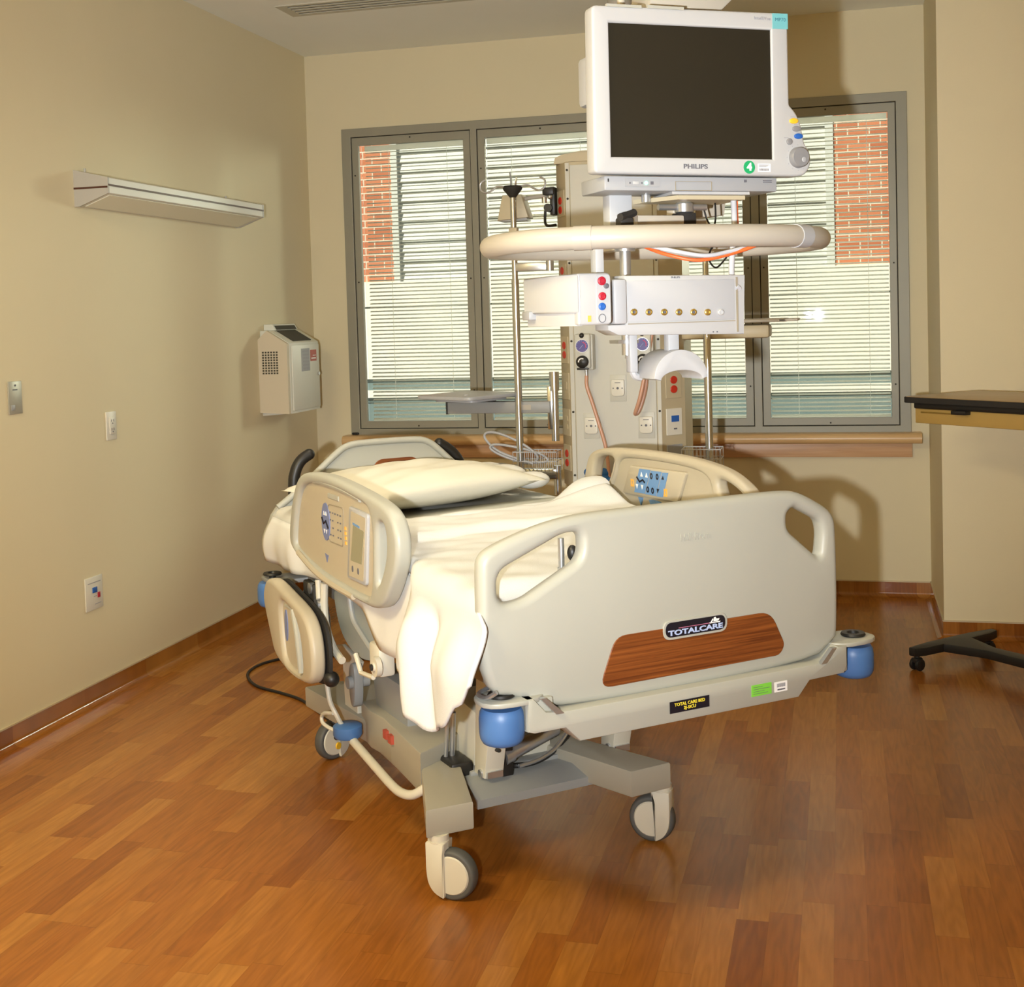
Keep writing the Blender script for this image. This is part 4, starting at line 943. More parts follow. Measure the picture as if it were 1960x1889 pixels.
bo = thing('equipment_boom', 'beige ceiling boom arm with a ring handle under the patient monitor', 'boom', ML, MA)
MB().prism([(-0.045, 0.300), (-0.055, 0.222), (0.130, 0.222), (0.175, 0.262), (0.175, 0.300)], XZ, 0.080, 0.19, r=0.006, steps=2).build('boom_head', MT['ringbeige'], bo, ang=40)
MB().cyl((0.06, 0.14, 0.295), (0.06, 0.14, 1.029), 0.045, seg=28).lathe([(0.16, 1.029), (0.16, 1.0), (0.05, 0.95)], (0.06, 0.14, 0), seg=36).build('ceiling_tube', MT['ringbeige'], bo, ang=40)
MB().cyl((-0.108, 0.12, 0.14), (-0.108, 0.12, 0.30), 0.0095, seg=16).build('conduit', MT['ringbeige'], bo)
MB().box((0.06, 0.212, -0.30), (0.12, 0.25, 0.23), bev=0.006).box((0.06, 0.15, 0.225), (0.12, 0.25, 0.29), bev=0.006).build('drop_tube', MT['ringbeige'], bo)
MB().prism([(-0.040, 0.018), (0.160, 0.018), (0.12, 0.16), (-0.02, 0.16)], XY, -0.2115, -0.2050).build('mount_plate', MT['whiteg'], bo)
MB().prism([(-0.075, 0.15), (-0.02, 0.03), (0.155, 0.03), (0.155, 0.16)], XY, -0.222, -0.2125).build('tilt_plate', MT['tan'], bo)
bj = MB().cyl((-0.035, 0.10, -0.2335), (0.090, 0.10, -0.2335), 0.0075, seg=14).lathe([(0.017, -0.2475), (0.022, -0.245), (0.022, -0.226), (0.015, -0.220), (0.015, -0.212)], (0.032, 0.10, 0), seg=24)
bj.cyl((-0.066, 0.10, -0.222), (-0.066, 0.10, -0.205), 0.011, seg=14).build('tilt_joint', MT['alu'], bo, ang=40)
MB().box((-0.150, 0.12, -0.300), (-0.092, 0.16, -0.200), bev=0.003).build('grey_bracket', MT['whiteg'], bo)
MB().prism([(0.155, -0.208), (0.240, -0.208), (0.235, -0.238), (0.150, -0.246)], XZ, 0.27, 0.40, r=0.004, steps=2).build('rear_arm', MT['ringbeige'], bo, ang=40)
MB().box((0.011, 0.08, -0.302), (0.054, 0.125, -0.2475), bev=0.003).build('swivel_block', MT['blackm'], bo)
MB().box((-0.128, 0.06, -0.29), (0.012, 0.16, -0.255), bev=0.004).box((0.05, 0.09, -0.29), (0.085, 0.14, -0.262), bev=0.003).build('support_block', MT['ringbeige'], bo)
MB().box((-0.155, 0.055, -0.302), (-0.150+0.012, 0.07, -0.253), bev=0.001).box((-0.128, 0.052, -0.305), (-0.112, 0.056, -0.252)).build('clamp_plate', MT['alu'], bo)
MB().tube([(-0.165, 0.03, -0.262), (-0.145, 0.04, -0.258), (-0.12, 0.05, -0.250)], 0.009, seg=8).box((-0.165, 0.03, -0.29), (-0.13, 0.06, -0.262), bev=0.005).build('clamp_lever', MT['blackm'], bo)
ring = []
for q in range(48):
    a = 2*math.pi*q/48; c, s = math.cos(a), math.sin(a); n_ = 2.5
    ring.append((-0.045+0.385*math.copysign(abs(c)**(2/n_), c), 0.10+0.275*math.copysign(abs(s)**(2/n_), s), -0.318))
rg = MB().tube(ring, 0.0245, seg=20, smooth=2, closed=True).build('ring_handle', MT['ringbeige'], bo, ang=80)
for q0 in (30, 40):
    MB().tube([ring[q0 % 48], ring[(q0+1) % 48]], 0.0262, seg=20, smooth=3).build('ring_sleeve', MT['whiteg'] if q0 == 40 else MT['ringbeige'], rg, ang=50)
MB().box((-0.42, 0.08, -0.328), (0.33, 0.12, -0.312), bev=0.004).box((-0.09, -0.17, -0.326), (-0.05, 0.37, -0.312), bev=0.004).build('ring_spokes', MT['ringbeige'], bo)
MB().cyl((-0.123, 0.10, -0.575), (-0.123, 0.10, -0.32), 0.0132, seg=20).cyl((-0.123, 0.10, -0.335), (-0.123, 0.10, -0.326), 0.024, seg=20).cyl((-0.123, 0.10, -0.583), (-0.123, 0.10, -0.572), 0.006, seg=10).box((-0.15, 0.09, -0.548), (-0.098, 0.14, -0.54)).build('rack_post', MT['alu'], bo)

ra = thing('module_rack', 'white module rack with a row of brass jacks under the ring handle', 'rack', ML, MA)
rk = MB().prism([(-0.172, -0.503), (-0.172, -0.394), (0.134, -0.397), (0.129, -0.534), (-0.19, -0.527), (-0.215, -0.515), (-0.215, -0.503)], XZ, 0.0, 0.075, r=0.004, steps=2)
rk = rk.build('rack_housing', MT['whitep'], ra, ang=40)
MB().box((-0.166, -0.002, -0.499), (0.104, 0.004, -0.4065), bev=0.001).build('rack_face', MT['whiteg'], rk)
MB().box((-0.205, -0.012, -0.402), (-0.172, 0.075, -0.502), bev=0.006).build('rack_end_block', MT['whiteg'], rk)
MB().box((0.1085, -0.004, -0.528), (0.1115, 0.004, -0.402)).box((-0.166, -0.003, -0.5035), (0.104, 0.002, -0.5015)).build('rack_seam', MT['gasket'], rk)
for q, x in enumerate((-0.153, -0.116, -0.078, -0.041, -0.004, 0.032, 0.066)):
    z = -0.476-0.001*q
    j = MB().lathe([(0.0076, 0), (0.0076, 0.004), (0.0055, 0.0055), (0.0055, 0.002), (0.0, 0.002)], (x, -0.002, z), kq, 20).build('jack', MT['whitep'] if q == 6 else MT['brass'], ra, ang=40)
    if q < 5: MB().lathe([(0.0034, 0.001), (0.003, 0.0055), (0.0, 0.006)], (x, -0.002, z), kq, 12).build('jack_core', MT['ink'], j)
text('rack_lettering', 'PHILIPS', 0.0055, MT['ink'], ra, (-0.046, -0.0006, -0.4005), FRONT, width=0.022)
MB().box((0.046, -0.001, -0.528), (0.049, 0.002, -0.525)).box((0.056, -0.001, -0.528), (0.059, 0.002, -0.525)).build('rack_dots', MT['ink'], rk)
md = MB().prism(corner(rect(-0.305, -0.502, -0.2245, -0.389), [0.006, 0.012, 0.012, 0.006]), XZ, -0.045, 0.20, r=0.006, steps=3)
md = md.build('measurement_module', MT['whitep'], ra, ang=40)
MB().prism([(-0.305, -0.045), (-0.335, 0.02), (-0.338, 0.20), (-0.29, 0.20), (-0.29, -0.04)], XY, -0.475, -0.391, r=0.005, steps=2).prism([(-0.302, -0.03), (-0.325, 0.02), (-0.330, 0.20), (-0.29, 0.20), (-0.29, -0.03)], XY, -0.503, -0.475).build('module_cover', MT['whitep'], md, ang=50)
MB().box((-0.345, 0.15, -0.488), (-0.325, 0.20, -0.468), bev=0.003).build('module_clip', MT['lgrey'], md)
MB().prism(corner(rect(-0.262, -0.499, -0.228, -0.392), 0.008), XZ, -0.0468, -0.03, r=0.001, steps=1).build('module_face', MT['whiteg'], md)
for x, z, m, rr0 in ((-0.249, -0.4065, 'redp', 0.0095), (-0.2385, -0.4175, 'ink', 0.0058), (-0.2485, -0.4395, 'redp', 0.0088), (-0.2495, -0.4620, 'bluebtn', 0.0082)):
    MB().lathe([(rr0, 0), (rr0, 0.003), (rr0*0.6, 0.0042), (rr0*0.5, 0.003), (0.0, 0.003)], (x, -0.0465, z), kq, 24).build('module_port', MT[m], md, ang=40)
MB().prism(ell(-0.2495, -0.4875, 0.0088, 0.0098), XZ, -0.0480, -0.045, holes=[ell(-0.2495, -0.4875, 0.0074, 0.0084)]).build('button_ring', MT['ink'], md)
MB().box((-0.283, -0.0462, -0.4945), (-0.275, -0.044, -0.481)).build('orange_label', MT['orangel'], md)
MB().box((-0.232, 0.02, -0.392), (-0.212, 0.05, -0.328), bev=0.002).build('rack_bracket', MT['whiteg'], ra)

ca = thing('cable_hanger', 'grey arched cable hanger hanging below the white module rack', 'hanger', ML, MA)
arc = []
for q in range(21):
    a = math.pi*q/20; arc.append((-0.036+0.068*math.cos(a), -0.628+0.064*math.sin(a)))
inn = [(-0.034+0.052*math.cos(math.pi*q/20), -0.633+0.022*math.sin(math.pi*q/20)) for q in range(20, -1, -1)]
MB().prism(arc+inn, XZ, 0.0, 0.105, r=0.003, steps=2).build('saddle', MT['whiteg'], ca, ang=40)
MB().box((-0.052, 0.03, -0.575), (-0.024, 0.055, -0.527), bev=0.003).box((-0.128, 0.075, -0.615), (-0.108, 0.10, -0.527), bev=0.003).tube([(-0.118, 0.088, -0.60), (-0.112, 0.088, -0.622), (-0.095, 0.088, -0.628)], 0.009, seg=8).build('hanger_post', MT['whiteg'], ca, ang=40)

def cable(name, label, pts, r, m):
    o = MB().tube(pts, r, seg=10, smooth=6).build(name, MT[m], None, ang=80)
    o.location = ML; o.rotation_euler = (0, 0, MA); tag(o, label, 'cable'); return o
cable('signal_cable', 'orange cable drooping under the beige ring handle', [(0.157, 0.08, -0.185), (0.154, 0.07, -0.215), (0.146, 0.05, -0.290), (0.140, 0.00, -0.310), (0.112, -0.10, -0.330), (0.055, -0.10, -0.350), (-0.030, -0.09, -0.366), (-0.090, -0.06, -0.353), (-0.120, -0.01, -0.333), (-0.125, 0.07, -0.31)], 0.0042, 'orange')
cable('power_cable', 'thick grey cable running down from the monitor to the white rack', [(0.143, 0.07, -0.185), (0.141, 0.06, -0.215), (0.134, 0.045, -0.290), (0.128, 0.045, -0.335), (0.116, 0.03, -0.398), (0.114, -0.004, -0.43)], 0.0070, 'greyc')
cable('hose', 'pale grey hose looping below the ring handle beside the orange cable', [(0.120, -0.02, -0.325), (0.085, -0.09, -0.338), (0.030, -0.10, -0.350), (-0.025, -0.10, -0.357), (-0.090, -0.08, -0.345), (-0.135, -0.03, -0.328), (-0.15, 0.05, -0.318)], 0.0048, 'greyc')
cable('black_wire', 'thin black wires crossing behind the monitor mount', [(0.10, 0.14, -0.205), (0.118, 0.15, -0.255), (0.135, 0.14, -0.30), (0.10, 0.11, -0.35), (0.13, 0.13, -0.375), (0.165, 0.14, -0.35)], 0.0022, 'black')
cable('black_wire', 'thin black wire slanting down towards the ring handle from the screen base', [(0.125, 0.12, -0.205), (0.115, 0.10, -0.26), (0.105, 0.10, -0.30), (0.11, 0.11, -0.33)], 0.0022, 'black')

#@@COLUMN
# ------------------------------------------------------------------ service column and its fittings
YC = -1.517
co = thing('service_column', 'tall beige and grey medical service column hanging before the window', 'column', (2.02, YC, 0.77))
plan = [(-0.268, 0.095), (-0.210, 0.0), (0.176, 0.0), (0.262, 0.095), (0.262, 0.36), (-0.268, 0.36)]
b_ = MB().prism(plan, XY, 0.0, 1.375, r=0.004, steps=2)
cap = [(-0.268, 1.375), (-0.262, 1.400), (-0.235, 1.412), (-0.15, 1.425), (0.14, 1.425), (0.23, 1.412), (0.257, 1.400), (0.262, 1.375)]
b_.prism(cap, XZ, 0.05, 0.36)
b_.prism([(-0.212, 1.375), (-0.19, 1.400), (-0.15, 1.412), (0.12, 1.412), (0.15, 1.400), (0.178, 1.375)], XZ, 0.0, 0.06)
b_ = b_.build('column_body', MT['tan'], co, ang=30)
MB().box((-0.188, -0.006, 0.02), (0.155, 0.004, 1.36)).build('front_panel', MT['colgrey'], co, bevel=0.001)
MB().box((-0.208, -0.004, 0.012), (-0.192, 0.003, 1.37)).box((0.160, -0.004, 0.012), (0.175, 0.003, 1.37)).box((-0.21, -0.008, 0.0), (0.176, 0.0, 0.014)).box((-0.208, -0.010, 0.022), (0.174, 0.0, 0.034)).build('panel_trim', MT['colgrey'], co)
sc_ = MB()
for x in (-0.20, 0.168):
    for z in (0.05, 0.32, 0.62, 0.95, 1.22, 1.34): sc_.cyl((x, -0.007, z), (x, -0.003, z), 0.005, seg=8)
sc_.build('panel_screw', MT['seam'], co)
MB().cyl((0.125, 0.17, 1.42), (0.125, 0.17, H-0.77), 0.019, seg=20).cyl((0.0, 0.25, 1.42), (0.0, 0.25, H-0.77), 0.055, seg=28).build('ceiling_tube', MT['ringbeige'], co)
# sockets on the angled side faces
def side_frame(s):
    a, b = (Vector((-0.268, 0.095)), Vector((-0.210, 0.0))) if s < 0 else (Vector((0.176, 0.0)), Vector((0.262, 0.095)))
    d = (b-a).normalized(); n = Vector((d.y, -d.x)); c = (a+b)/2
    return lambda u, v, t: (c.x+d.x*u+n.x*t, c.y+d.y*u+n.y*t, v)
def socket_plate(s, z0, z1, reds=(), mats='tan', extra=None, w=0.042):
    f = side_frame(s)
    p = MB().prism(corner(rect(-w, z0, w, z1), 0.003), f, -0.002, 0.004, r=0.001, steps=1).build('power_outlet' if reds else 'cover_plate', MT[mats], co)
    for z in reds: MB().prism(ell(0, z, 0.019, 0.0165), f, 0.003, 0.008, r=0.002, steps=1).build('red_socket', MT['red'], p)
    if extra:
        for (u, z, w_, h_, m) in extra: MB().prism(rect(u-w_, z-h_, u+w_, z+h_), f, 0.003, 0.0065).build('data_socket', MT[m], p)
Z = lambda z: z-0.77
socket_plate(-1, Z(1.92), Z(2.03), (Z(1.987), Z(1.948)))
socket_plate(-1, Z(1.60), Z(1.72), (Z(1.69), Z(1.65)))
socket_plate(-1, Z(1.295), Z(1.41), (Z(1.372), Z(1.332)))
socket_plate(-1, Z(1.14), Z(1.255), (), 'tan', [(0, Z(1.20), 0.022, 0.016, 'tan')])
socket_plate(-1, Z(0.985), Z(1.10), (), 'tan', [(0, Z(1.06), 0.022, 0.010, 'tan'), (0, Z(1.025), 0.022, 0.010, 'tan')])
socket_plate(-1, Z(0.835), Z(0.945), (Z(0.908), Z(0.868)))
socket_plate(1, Z(1.14), Z(1.255), (Z(1.217), Z(1.178)))
socket_plate(1, Z(0.985), Z(1.097), (), 'ivoryplate', [(0.004, Z(1.054), 0.020, 0.013, 'bluebtn'), (0.004, Z(1.012), 0.008, 0.003, 'ink')])
socket_plate(1, Z(0.86), Z(0.945), (), 'lgrey')
# gas terminals on the front
for x0, z0, x1, z1 in ((1.981, 1.133, 2.050, 1.245), (1.864, 0.977, 1.933, 1.085), (2.097, 0.977, 2.166, 1.088)):
    x0 -= 2.02; x1 -= 2.02; z0 -= 0.77; z1 -= 0.77; cxm, czm = (x0+x1)/2, (z0+z1)/2+0.002
    p = MB().box((x0, -0.010, z0), (x1, -0.004, z1), bev=0.001).build('gas_outlet', MT['colgrey'], co)
    MB().prism(corner(rect(cxm-0.028, czm-0.036, cxm+0.028, czm+0.034), [0.016, 0.016, 0.006, 0.006]), XZ, -0.022, -0.008, r=0.004, steps=2).build('outlet_block', MT['ivoryplate'], p, ang=40)
    MB().cyl((cxm, -0.0235, czm-0.002), (cxm, -0.020, czm-0.002), 0.0052, seg=14).cyl((cxm-0.019, -0.0232, czm-0.002), (cxm-0.019, -0.020, czm-0.002), 0.003, seg=10).cyl((cxm+0.019, -0.0232, czm-0.002), (cxm+0.019, -0.020, czm-0.002), 0.003, seg=10).box((cxm-0.012, -0.0228, czm+0.020), (cxm+0.012, -0.020, czm+0.0225)).build('outlet_port', MT['ink'], p)

def regulator(x, z, label):
    r_ = thing('suction_regulator', label, 'regulator', (x, YC-0.006, z), 0, 'suction regulators on the service column')
    MB().box((-0.034, -0.075, -0.092), (0.034, 0.0, 0.052), bev=0.008).box((0.02, -0.06, -0.10), (0.042, 0.0, 0.05), bev=0.006).build('regulator_body', MT['colgrey'], r_)
    MB().cyl((0.0, -0.080, 0.002), (0.0, -0.068, 0.002), 0.0285, seg=28).build('gauge_bezel', MT['alu'], r_)
    MB().cyl((0.0, -0.082, 0.002), (0.0, -0.079, 0.002), 0.0255, seg=28).build('gauge_face', MT['gauge'], r_)
    g = MB().tube([(0.016*math.cos(a), -0.0825, 0.002+0.016*math.sin(a)) for a in [R(-30+14*k) for k in range(9)]], 0.0022, seg=6, smooth=0)
    g.build('gauge_red_band', MT['gaugered'], r_)
    g = MB()
    for q in range(10):
        a = R(-40+26*q); g.cyl((0.020*math.cos(a), -0.0826, 0.002+0.020*math.sin(a)), (0.0235*math.cos(a), -0.0826, 0.002+0.0235*math.sin(a)), 0.0008, seg=5)
    g.tube([(0.004, -0.083, 0.006), (-0.010, -0.083, -0.010)], 0.0009, seg=5, smooth=0).build('gauge_ticks', MT['badgeblue'], r_)
    MB().lathe([(0.026, 0), (0.026, 0.012), (0.022, 0.016), (0.0, 0.018)], (0.0, -0.075, -0.064), kq, 28).box((-0.024, -0.082, -0.098), (0.024, -0.070, -0.089), bev=0.002).sphere((-0.002, -0.072, 0.045), 0.011).build('control_knob', MT['black'], r_, ang=40)
    MB().tube([(0.014*math.cos(a), -0.0915, -0.064+0.014*math.sin(a)) for a in [R(60+18*k) for k in range(8)]], 0.003, seg=6, smooth=0).build('knob_highlight_ring', MT['whiteink'], r_)
    MB().cyl((0.008, -0.04, -0.125), (0.008, -0.04, -0.095), 0.007, seg=12).build('hose_barb', MT['alu'], r_)
    return r_
regulator(1.881, 1.369, 'suction regulator on the left of the service column, its whole round gauge showing')
regulator(2.134, 1.371, 'suction regulator partly hidden behind the grey cable hanger')
t = MB().tube([(1.889, YC-0.046, 1.245), (1.890, YC-0.05, 1.20), (1.910, YC-0.05, 1.136), (1.938, YC-0.05, 1.04), (1.966, YC-0.05, 0.93), (1.975, YC-0.05, 0.80), (1.965, YC-0.05, 0.70)], 0.0078, seg=10, smooth=5).build('suction_tubing', MT['pink'], None, ang=80)
tag(t, 'pinkish suction tube hanging in front of the service column down to the bed', 'tubing')
t = MB().tube([(2.142, YC-0.05, 1.245), (2.140, YC-0.05, 1.205), (2.128, YC-0.05, 1.15), (2.108, YC-0.055, 1.095), (2.094, YC-0.06, 1.083), (2.100, YC-0.075, 1.10), (2.120, YC-0.08, 1.16), (2.150, YC-0.07, 1.30), (2.172, YC-0.06, 1.42)], 0.0085, seg=10, smooth=5).build('suction_tubing', MT['pink'], None, ang=80)
tag(t, 'short looped pinkish suction tube below the arched cable hanger', 'tubing')
k = MB(); random.seed(11)
for q in range(7): k.sphere((random.uniform(-0.05, 0.06), random.uniform(-0.02, 0.02), random.uniform(-0.03, 0.03)), 0.03, (1.2, 0.6, 0.8), 12)
o = k.build('tubing_bag', MT['bluebag'], None, ang=80); o.location = (1.945, YC-0.05, 0.808)
tag(o, 'crumpled blue plastic bag at the foot of the service column', 'bag')

# IV poles
def hook(k, s, c, L=0.105):
    x, y, z = c
    k.tube([(x, y, z), (x+s*L*0.35, y, z+0.004), (x+s*L*0.6, y, z-0.012), (x+s*L*0.85, y, z-0.020), (x+s*L*1.05, y, z-0.005), (x+s*L*1.05, y, z+0.022), (x+s*L*0.85, y, z+0.036)], 0.0042, seg=8)
def ivpole(label, x, zt, zb, xc, top, armz):
    y = YC-0.02
    p = thing('iv_pole', label, 'pole', (x, y, zb), 0, 'poles clamped beside the service column')
    MB().cyl((0, 0, 0.012), (0, 0, zt-zb), 0.0125, seg=20).cyl((0, 0, 0.0), (0, 0, 0.85), 0.016, seg=20).build('pole', MT['chrome'], p)
    MB().box((-0.018, -0.018, 1.02), (0.018, 0.018, 1.072), bev=0.004).build('pole_collar', MT['tan'], p)
    d = xc-x
    for z in armz:
        z -= zb
        if z < 0.1:
            MB().box((min(0, d), -0.02, z-0.022), (max(0, d), 0.02, z+0.022), bev=0.004).cyl((d, -0.0, z-0.09), (d, 0.0, z+0.035), 0.016, seg=16).build('lower_arm', MT['chrome'], p)
        else:
            MB().box((min(0, d*0.95), -0.012, z-0.018), (max(0, d*0.95), 0.012, z+0.018), bev=0.004).cyl((d*0.95, -0.005, z-0.02), (d*0.95, -0.005, z+0.028), 0.017, seg=16).build('upper_arm', MT['alu'], p)
    if top:
        t_ = zt-zb
        MB().lathe([(0.0, t_-0.045), (0.010, t_-0.045), (0.040, t_-0.008), (0.042, t_), (0.036, t_+0.008), (0.0, t_+0.008)], (0, 0, 0), seg=28).build('hook_hub', MT['blackm'], p, ang=40)
        for q, (sx, dz) in enumerate(((-1, 0.0), (1, 0.004))):
            k = MB(); hook(k, sx, (sx*0.03, 0, t_+0.004)); k.build('hook', MT['alu'], p)
        k = MB(); k.tube([(-0.012, 0.02, t_), (-0.014, 0.03, t_+0.04), (-0.018, 0.03, t_+0.07)], 0.0038, seg=8); k.build('hook', MT['steelgrey'], p)
        k = MB(); k.tube([(0.018, -0.02, t_), (0.022, -0.03, t_+0.018), (0.026, -0.03, t_+0.040)], 0.0038, seg=8); k.build('hook', MT['alu'], p)
    return p
ivpole('tall chrome pole with drip hooks left of the service column', 1.586, 2.047, 0.806, 1.748, True, (1.71, 0.829))
ivpole('chrome pole right of the service column, its top behind the white rack', 2.392, 1.76, 0.80, 2.285, False, (1.60, 0.829))

la = thing('exam_lamp', 'beige tapered exam lamp head behind the drip hooks', 'lamp', (1.56, YC+0.10, 1.93))
MB().prism([(-0.040, 0.095), (0.045, 0.095), (0.075, -0.005), (-0.065, -0.015)], XZ, -0.05, 0.05, r=0.008, steps=2).build('lamp_shade', MT['tan'], la, ang=40)
MB().box((-0.055, -0.04, -0.017), (0.065, 0.04, -0.006)).build('lamp_lens', MT['lgrey'], la)
MB().tube([(0.03, 0.0, 0.075), (0.10, 0.0, 0.085), (0.19, 0.0, 0.09)], 0.009, seg=10).build('lamp_arm', MT['ringbeige'], la)
MB().box((0.14, -0.06, 0.085), (0.19, 0.0, 0.118), bev=0.006).cyl((0.165, -0.07, 0.03), (0.165, -0.03, 0.03), 0.018, seg=18).box((0.17, -0.05, 0.0), (0.192, 0.0, 0.12), bev=0.004).tube([(0.150, -0.05, 0.02), (0.148, -0.05, -0.03), (0.160, -0.05, -0.045), (0.192, -0.03, -0.042)], 0.006, seg=8).build('lamp_clamp', MT['black'], la, ang=40)
MB().cyl((0.15, -0.065, 0.075), (0.15, -0.065, 0.05), 0.011, seg=14).sphere((0.175, -0.065, 0.075), 0.010).build('clamp_screw', MT['chrome'], la)

# shelves on arms
ts = thing('equipment_tray', 'grey tray on a swing arm, left of the poles, in front of the window', 'tray', (1.735, YC+0.02, 0.965))
MB().cyl((0.0, 0, 0.0), (0, 0, 0.215), 0.0165, seg=20).cyl((0.0, 0, 0.215), (0, 0, 0.296), 0.021, seg=20).box((-0.030, -0.014, 0.05), (-0.005, 0.014, 0.235), bev=0.003).build('arm_post', MT['chrome'], ts)
MB().box((-0.475, -0.03, 0.122), (-0.015, 0.03, 0.172), bev=0.004).build('swing_arm', MT['steelgrey'], ts)
MB().box((-0.478, -0.032, 0.120), (-0.470, 0.032, 0.174)).box((-0.475, -0.02, 0.170), (-0.455, 0.02, 0.182)).box((-0.285, -0.02, 0.170), (-0.265, 0.02, 0.185)).build('arm_end', MT['black'], ts)
MB().box((-0.155, -0.031, 0.136), (-0.098, -0.0295, 0.158)).build('arm_label', MT['ringbeige'], ts)
MB().prism(corner([(-0.595, -0.10), (-0.30, -0.27), (-0.15, 0.06), (-0.46, 0.24)], 0.04), XY, 0.192, 0.208, r=0.004, steps=2).prism(corner([(-0.52, -0.08), (-0.31, -0.20), (-0.21, 0.04), (-0.44, 0.17)], 0.04), XY, 0.180, 0.193).build('tray_top', MT['whiteg'], ts, ang=40)
MB().cyl((-0.36, -0.12, 0.208), (-0.36, -0.12, 0.211), 0.010, seg=14).build('tray_knob', MT['whitep'], ts)
rs = thing('equipment_shelf', 'tan shelf jutting from the right side of the service column', 'shelf', (2.283, YC+0.05, 1.385))
MB().box((0.0, -0.06, 0.0), (0.36, 0.16, 0.055), bev=0.012).build('shelf_bracket', MT['tan'], rs)
MB().box((0.02, -0.10, 0.064), (0.43, 0.22, 0.078), bev=0.004).box((0.40, -0.10, 0.066), (0.475, 0.22, 0.076), bev=0.003).build('shelf_top', MT['ringbeige'], rs)

def basket(label, x, z, wd_, coil=False):
    b = thing('wire_basket', label, 'basket', (x, YC+0.01, z), 0, 'wire baskets beside the service column')
    k = MB(); dp = 0.11; h = 0.085; hw = wd_/2
    for zz in (0.0, 0.045, h): k.tube([(-hw, -dp/2, zz), (hw, -dp/2, zz), (hw, dp/2, zz), (-hw, dp/2, zz)], 0.0028 if zz == h else 0.0018, seg=6, smooth=0, closed=True)
    n = max(5, int(wd_/0.016))
    for q in range(n+1):
        xx = -hw+wd_*q/n
        for yy in (-dp/2, dp/2): k.cyl((xx, yy, 0), (xx, yy, h), 0.0015, seg=5)
        k.cyl((xx, -dp/2, 0), (xx, dp/2, 0), 0.0014, seg=5)
    k.build('wire_frame', MT['whiteg'], b)
    return b
basket('wire basket hung left of the service column, full of coiled white cables', 1.655, 0.838, 0.19)
basket('empty wire basket hung right of the service column near the far rail', 2.36, 0.848, 0.16)
k = MB()
k.tube([(1.64, YC-0.01, 0.87), (1.50, YC-0.02, 0.92), (1.435, YC-0.02, 0.975), (1.44, YC-0.02, 1.005), (1.50, YC-0.02, 1.0), (1.60, YC-0.02, 0.955), (1.66, YC-0.01, 0.90), (1.62, YC, 0.87), (1.52, YC-0.02, 0.90), (1.46, YC-0.03, 0.935), (1.475, YC-0.03, 0.955), (1.56, YC-0.03, 0.945), (1.66, YC, 0.915), (1.70, YC, 0.88), (1.60, YC+0.01, 0.87), (1.55, YC, 0.86), (1.48, YC-0.03, 0.87), (1.425, YC-0.03, 0.84)], 0.0055, seg=8, smooth=6)
o = k.build('monitor_lead', MT['whiteg'], None, ang=80); tag(o, 'white coiled monitor leads spilling out of the left wire basket', 'cable')

#@@WALLS
# ------------------------------------------------------------------ things on the walls
wl = thing('bed_light', 'long white bed light fixed on the left wall, its brown line running round', 'light', (0, -2.33, 1.986))
prof = [(0.0, 0.0), (0.02, 0.0), (0.150, 0.046), (0.150, 0.106), (0.0, 0.142)]
MB().prism(prof, lambda u, v, t: (u, t, v), 0.004, 1.396).build('lamp_housing', MT['lampcase'], wl, bevel=0.002)
MB().prism([(0.0, -0.002), (0.021, -0.002), (0.152, 0.045), (0.152, 0.107), (0.0, 0.143)], lambda u, v, t: (u, t, v), -0.004, 0.006).prism([(0.0, -0.002), (0.021, -0.002), (0.152, 0.045), (0.152, 0.107), (0.0, 0.143)], lambda u, v, t: (u, t, v), 1.394, 1.404).build('end_cap', MT['lampend'], wl)
MB().box((0.1495, -0.002, 0.074), (0.1525, 1.402, 0.0815)).box((0.0, -0.0052, 0.066), (0.150, -0.003, 0.0735)).build('brown_line', MT['brownline'], wl)
MB().prism([(0.028, 0.0), (0.138, 0.039), (0.136, 0.044), (0.027, 0.006)], lambda u, v, t: (u, t, v), 0.03, 1.36).build('diffuser', MT['diffuser'], wl)
MB().cyl((0.012, 0.06, 0.140), (0.012, 0.06, 0.155), 0.005, seg=8).cyl((0.09, 1.12, 0.118), (0.09, 1.12, 0.130), 0.005, seg=8).build('fixing_screw', MT['lampend'], wl)

sp = thing('sharps_container', 'white sharps container hung on the left wall near the corner', 'container', (0, -0.745, 1.02))
o3 = [(0.0, 0.0), (0.155, 0.012), (0.165, 0.02), (0.168, 0.375), (0.16, 0.385), (0.06, 0.447), (0.0, 0.447)]
k = MB().prism([(0.0, 0.0), (0.165, 0.012), (0.165, 0.378), (0.055, 0.445), (0.0, 0.445)], lambda u, v, t: (u, t, v), 0.035, 0.415, r=0.006, steps=2).build('cabinet', MT['sharp'], sp, ang=30)
MB().prism([(0.0, 0.02), (0.0, 0.40), (0.05, 0.445), (0.162, 0.375), (0.162, 0.012)], lambda u, v, t: (u, t, v), 0.010, 0.036).build('side_panel', MT['sharpside'], sp)
g = MB()
for r_ in range(9):
    for c_ in range(6): g.box((0.022+c_*0.0155, 0.0085, 0.22+r_*0.0135), (0.0315+c_*0.0155, 0.0115, 0.2285+r_*0.0135))
g.build('vent_grid', MT['hole'], sp)
MB().box((0.167-0.004, 0.055, 0.025), (0.1715, 0.405, 0.365), bev=0.003).build('front_door', MT['sharp'], sp)
MB().prism([(0.060, 0.4465), (0.150, 0.3925), (0.154, 0.3885), (0.150, 0.385), (0.058, 0.440)], lambda u, v, t: (u, t, v), 0.11, 0.345).build('drop_slot', MT['hole'], sp)
MB().prism([(0.0, 0.445), (0.066, 0.445), (0.066, 0.450), (0.05, 0.478), (0.0, 0.478)], lambda u, v, t: (u, t, v), 0.085, 0.37).build('top_hood', MT['sharp'], sp, bevel=0.003)
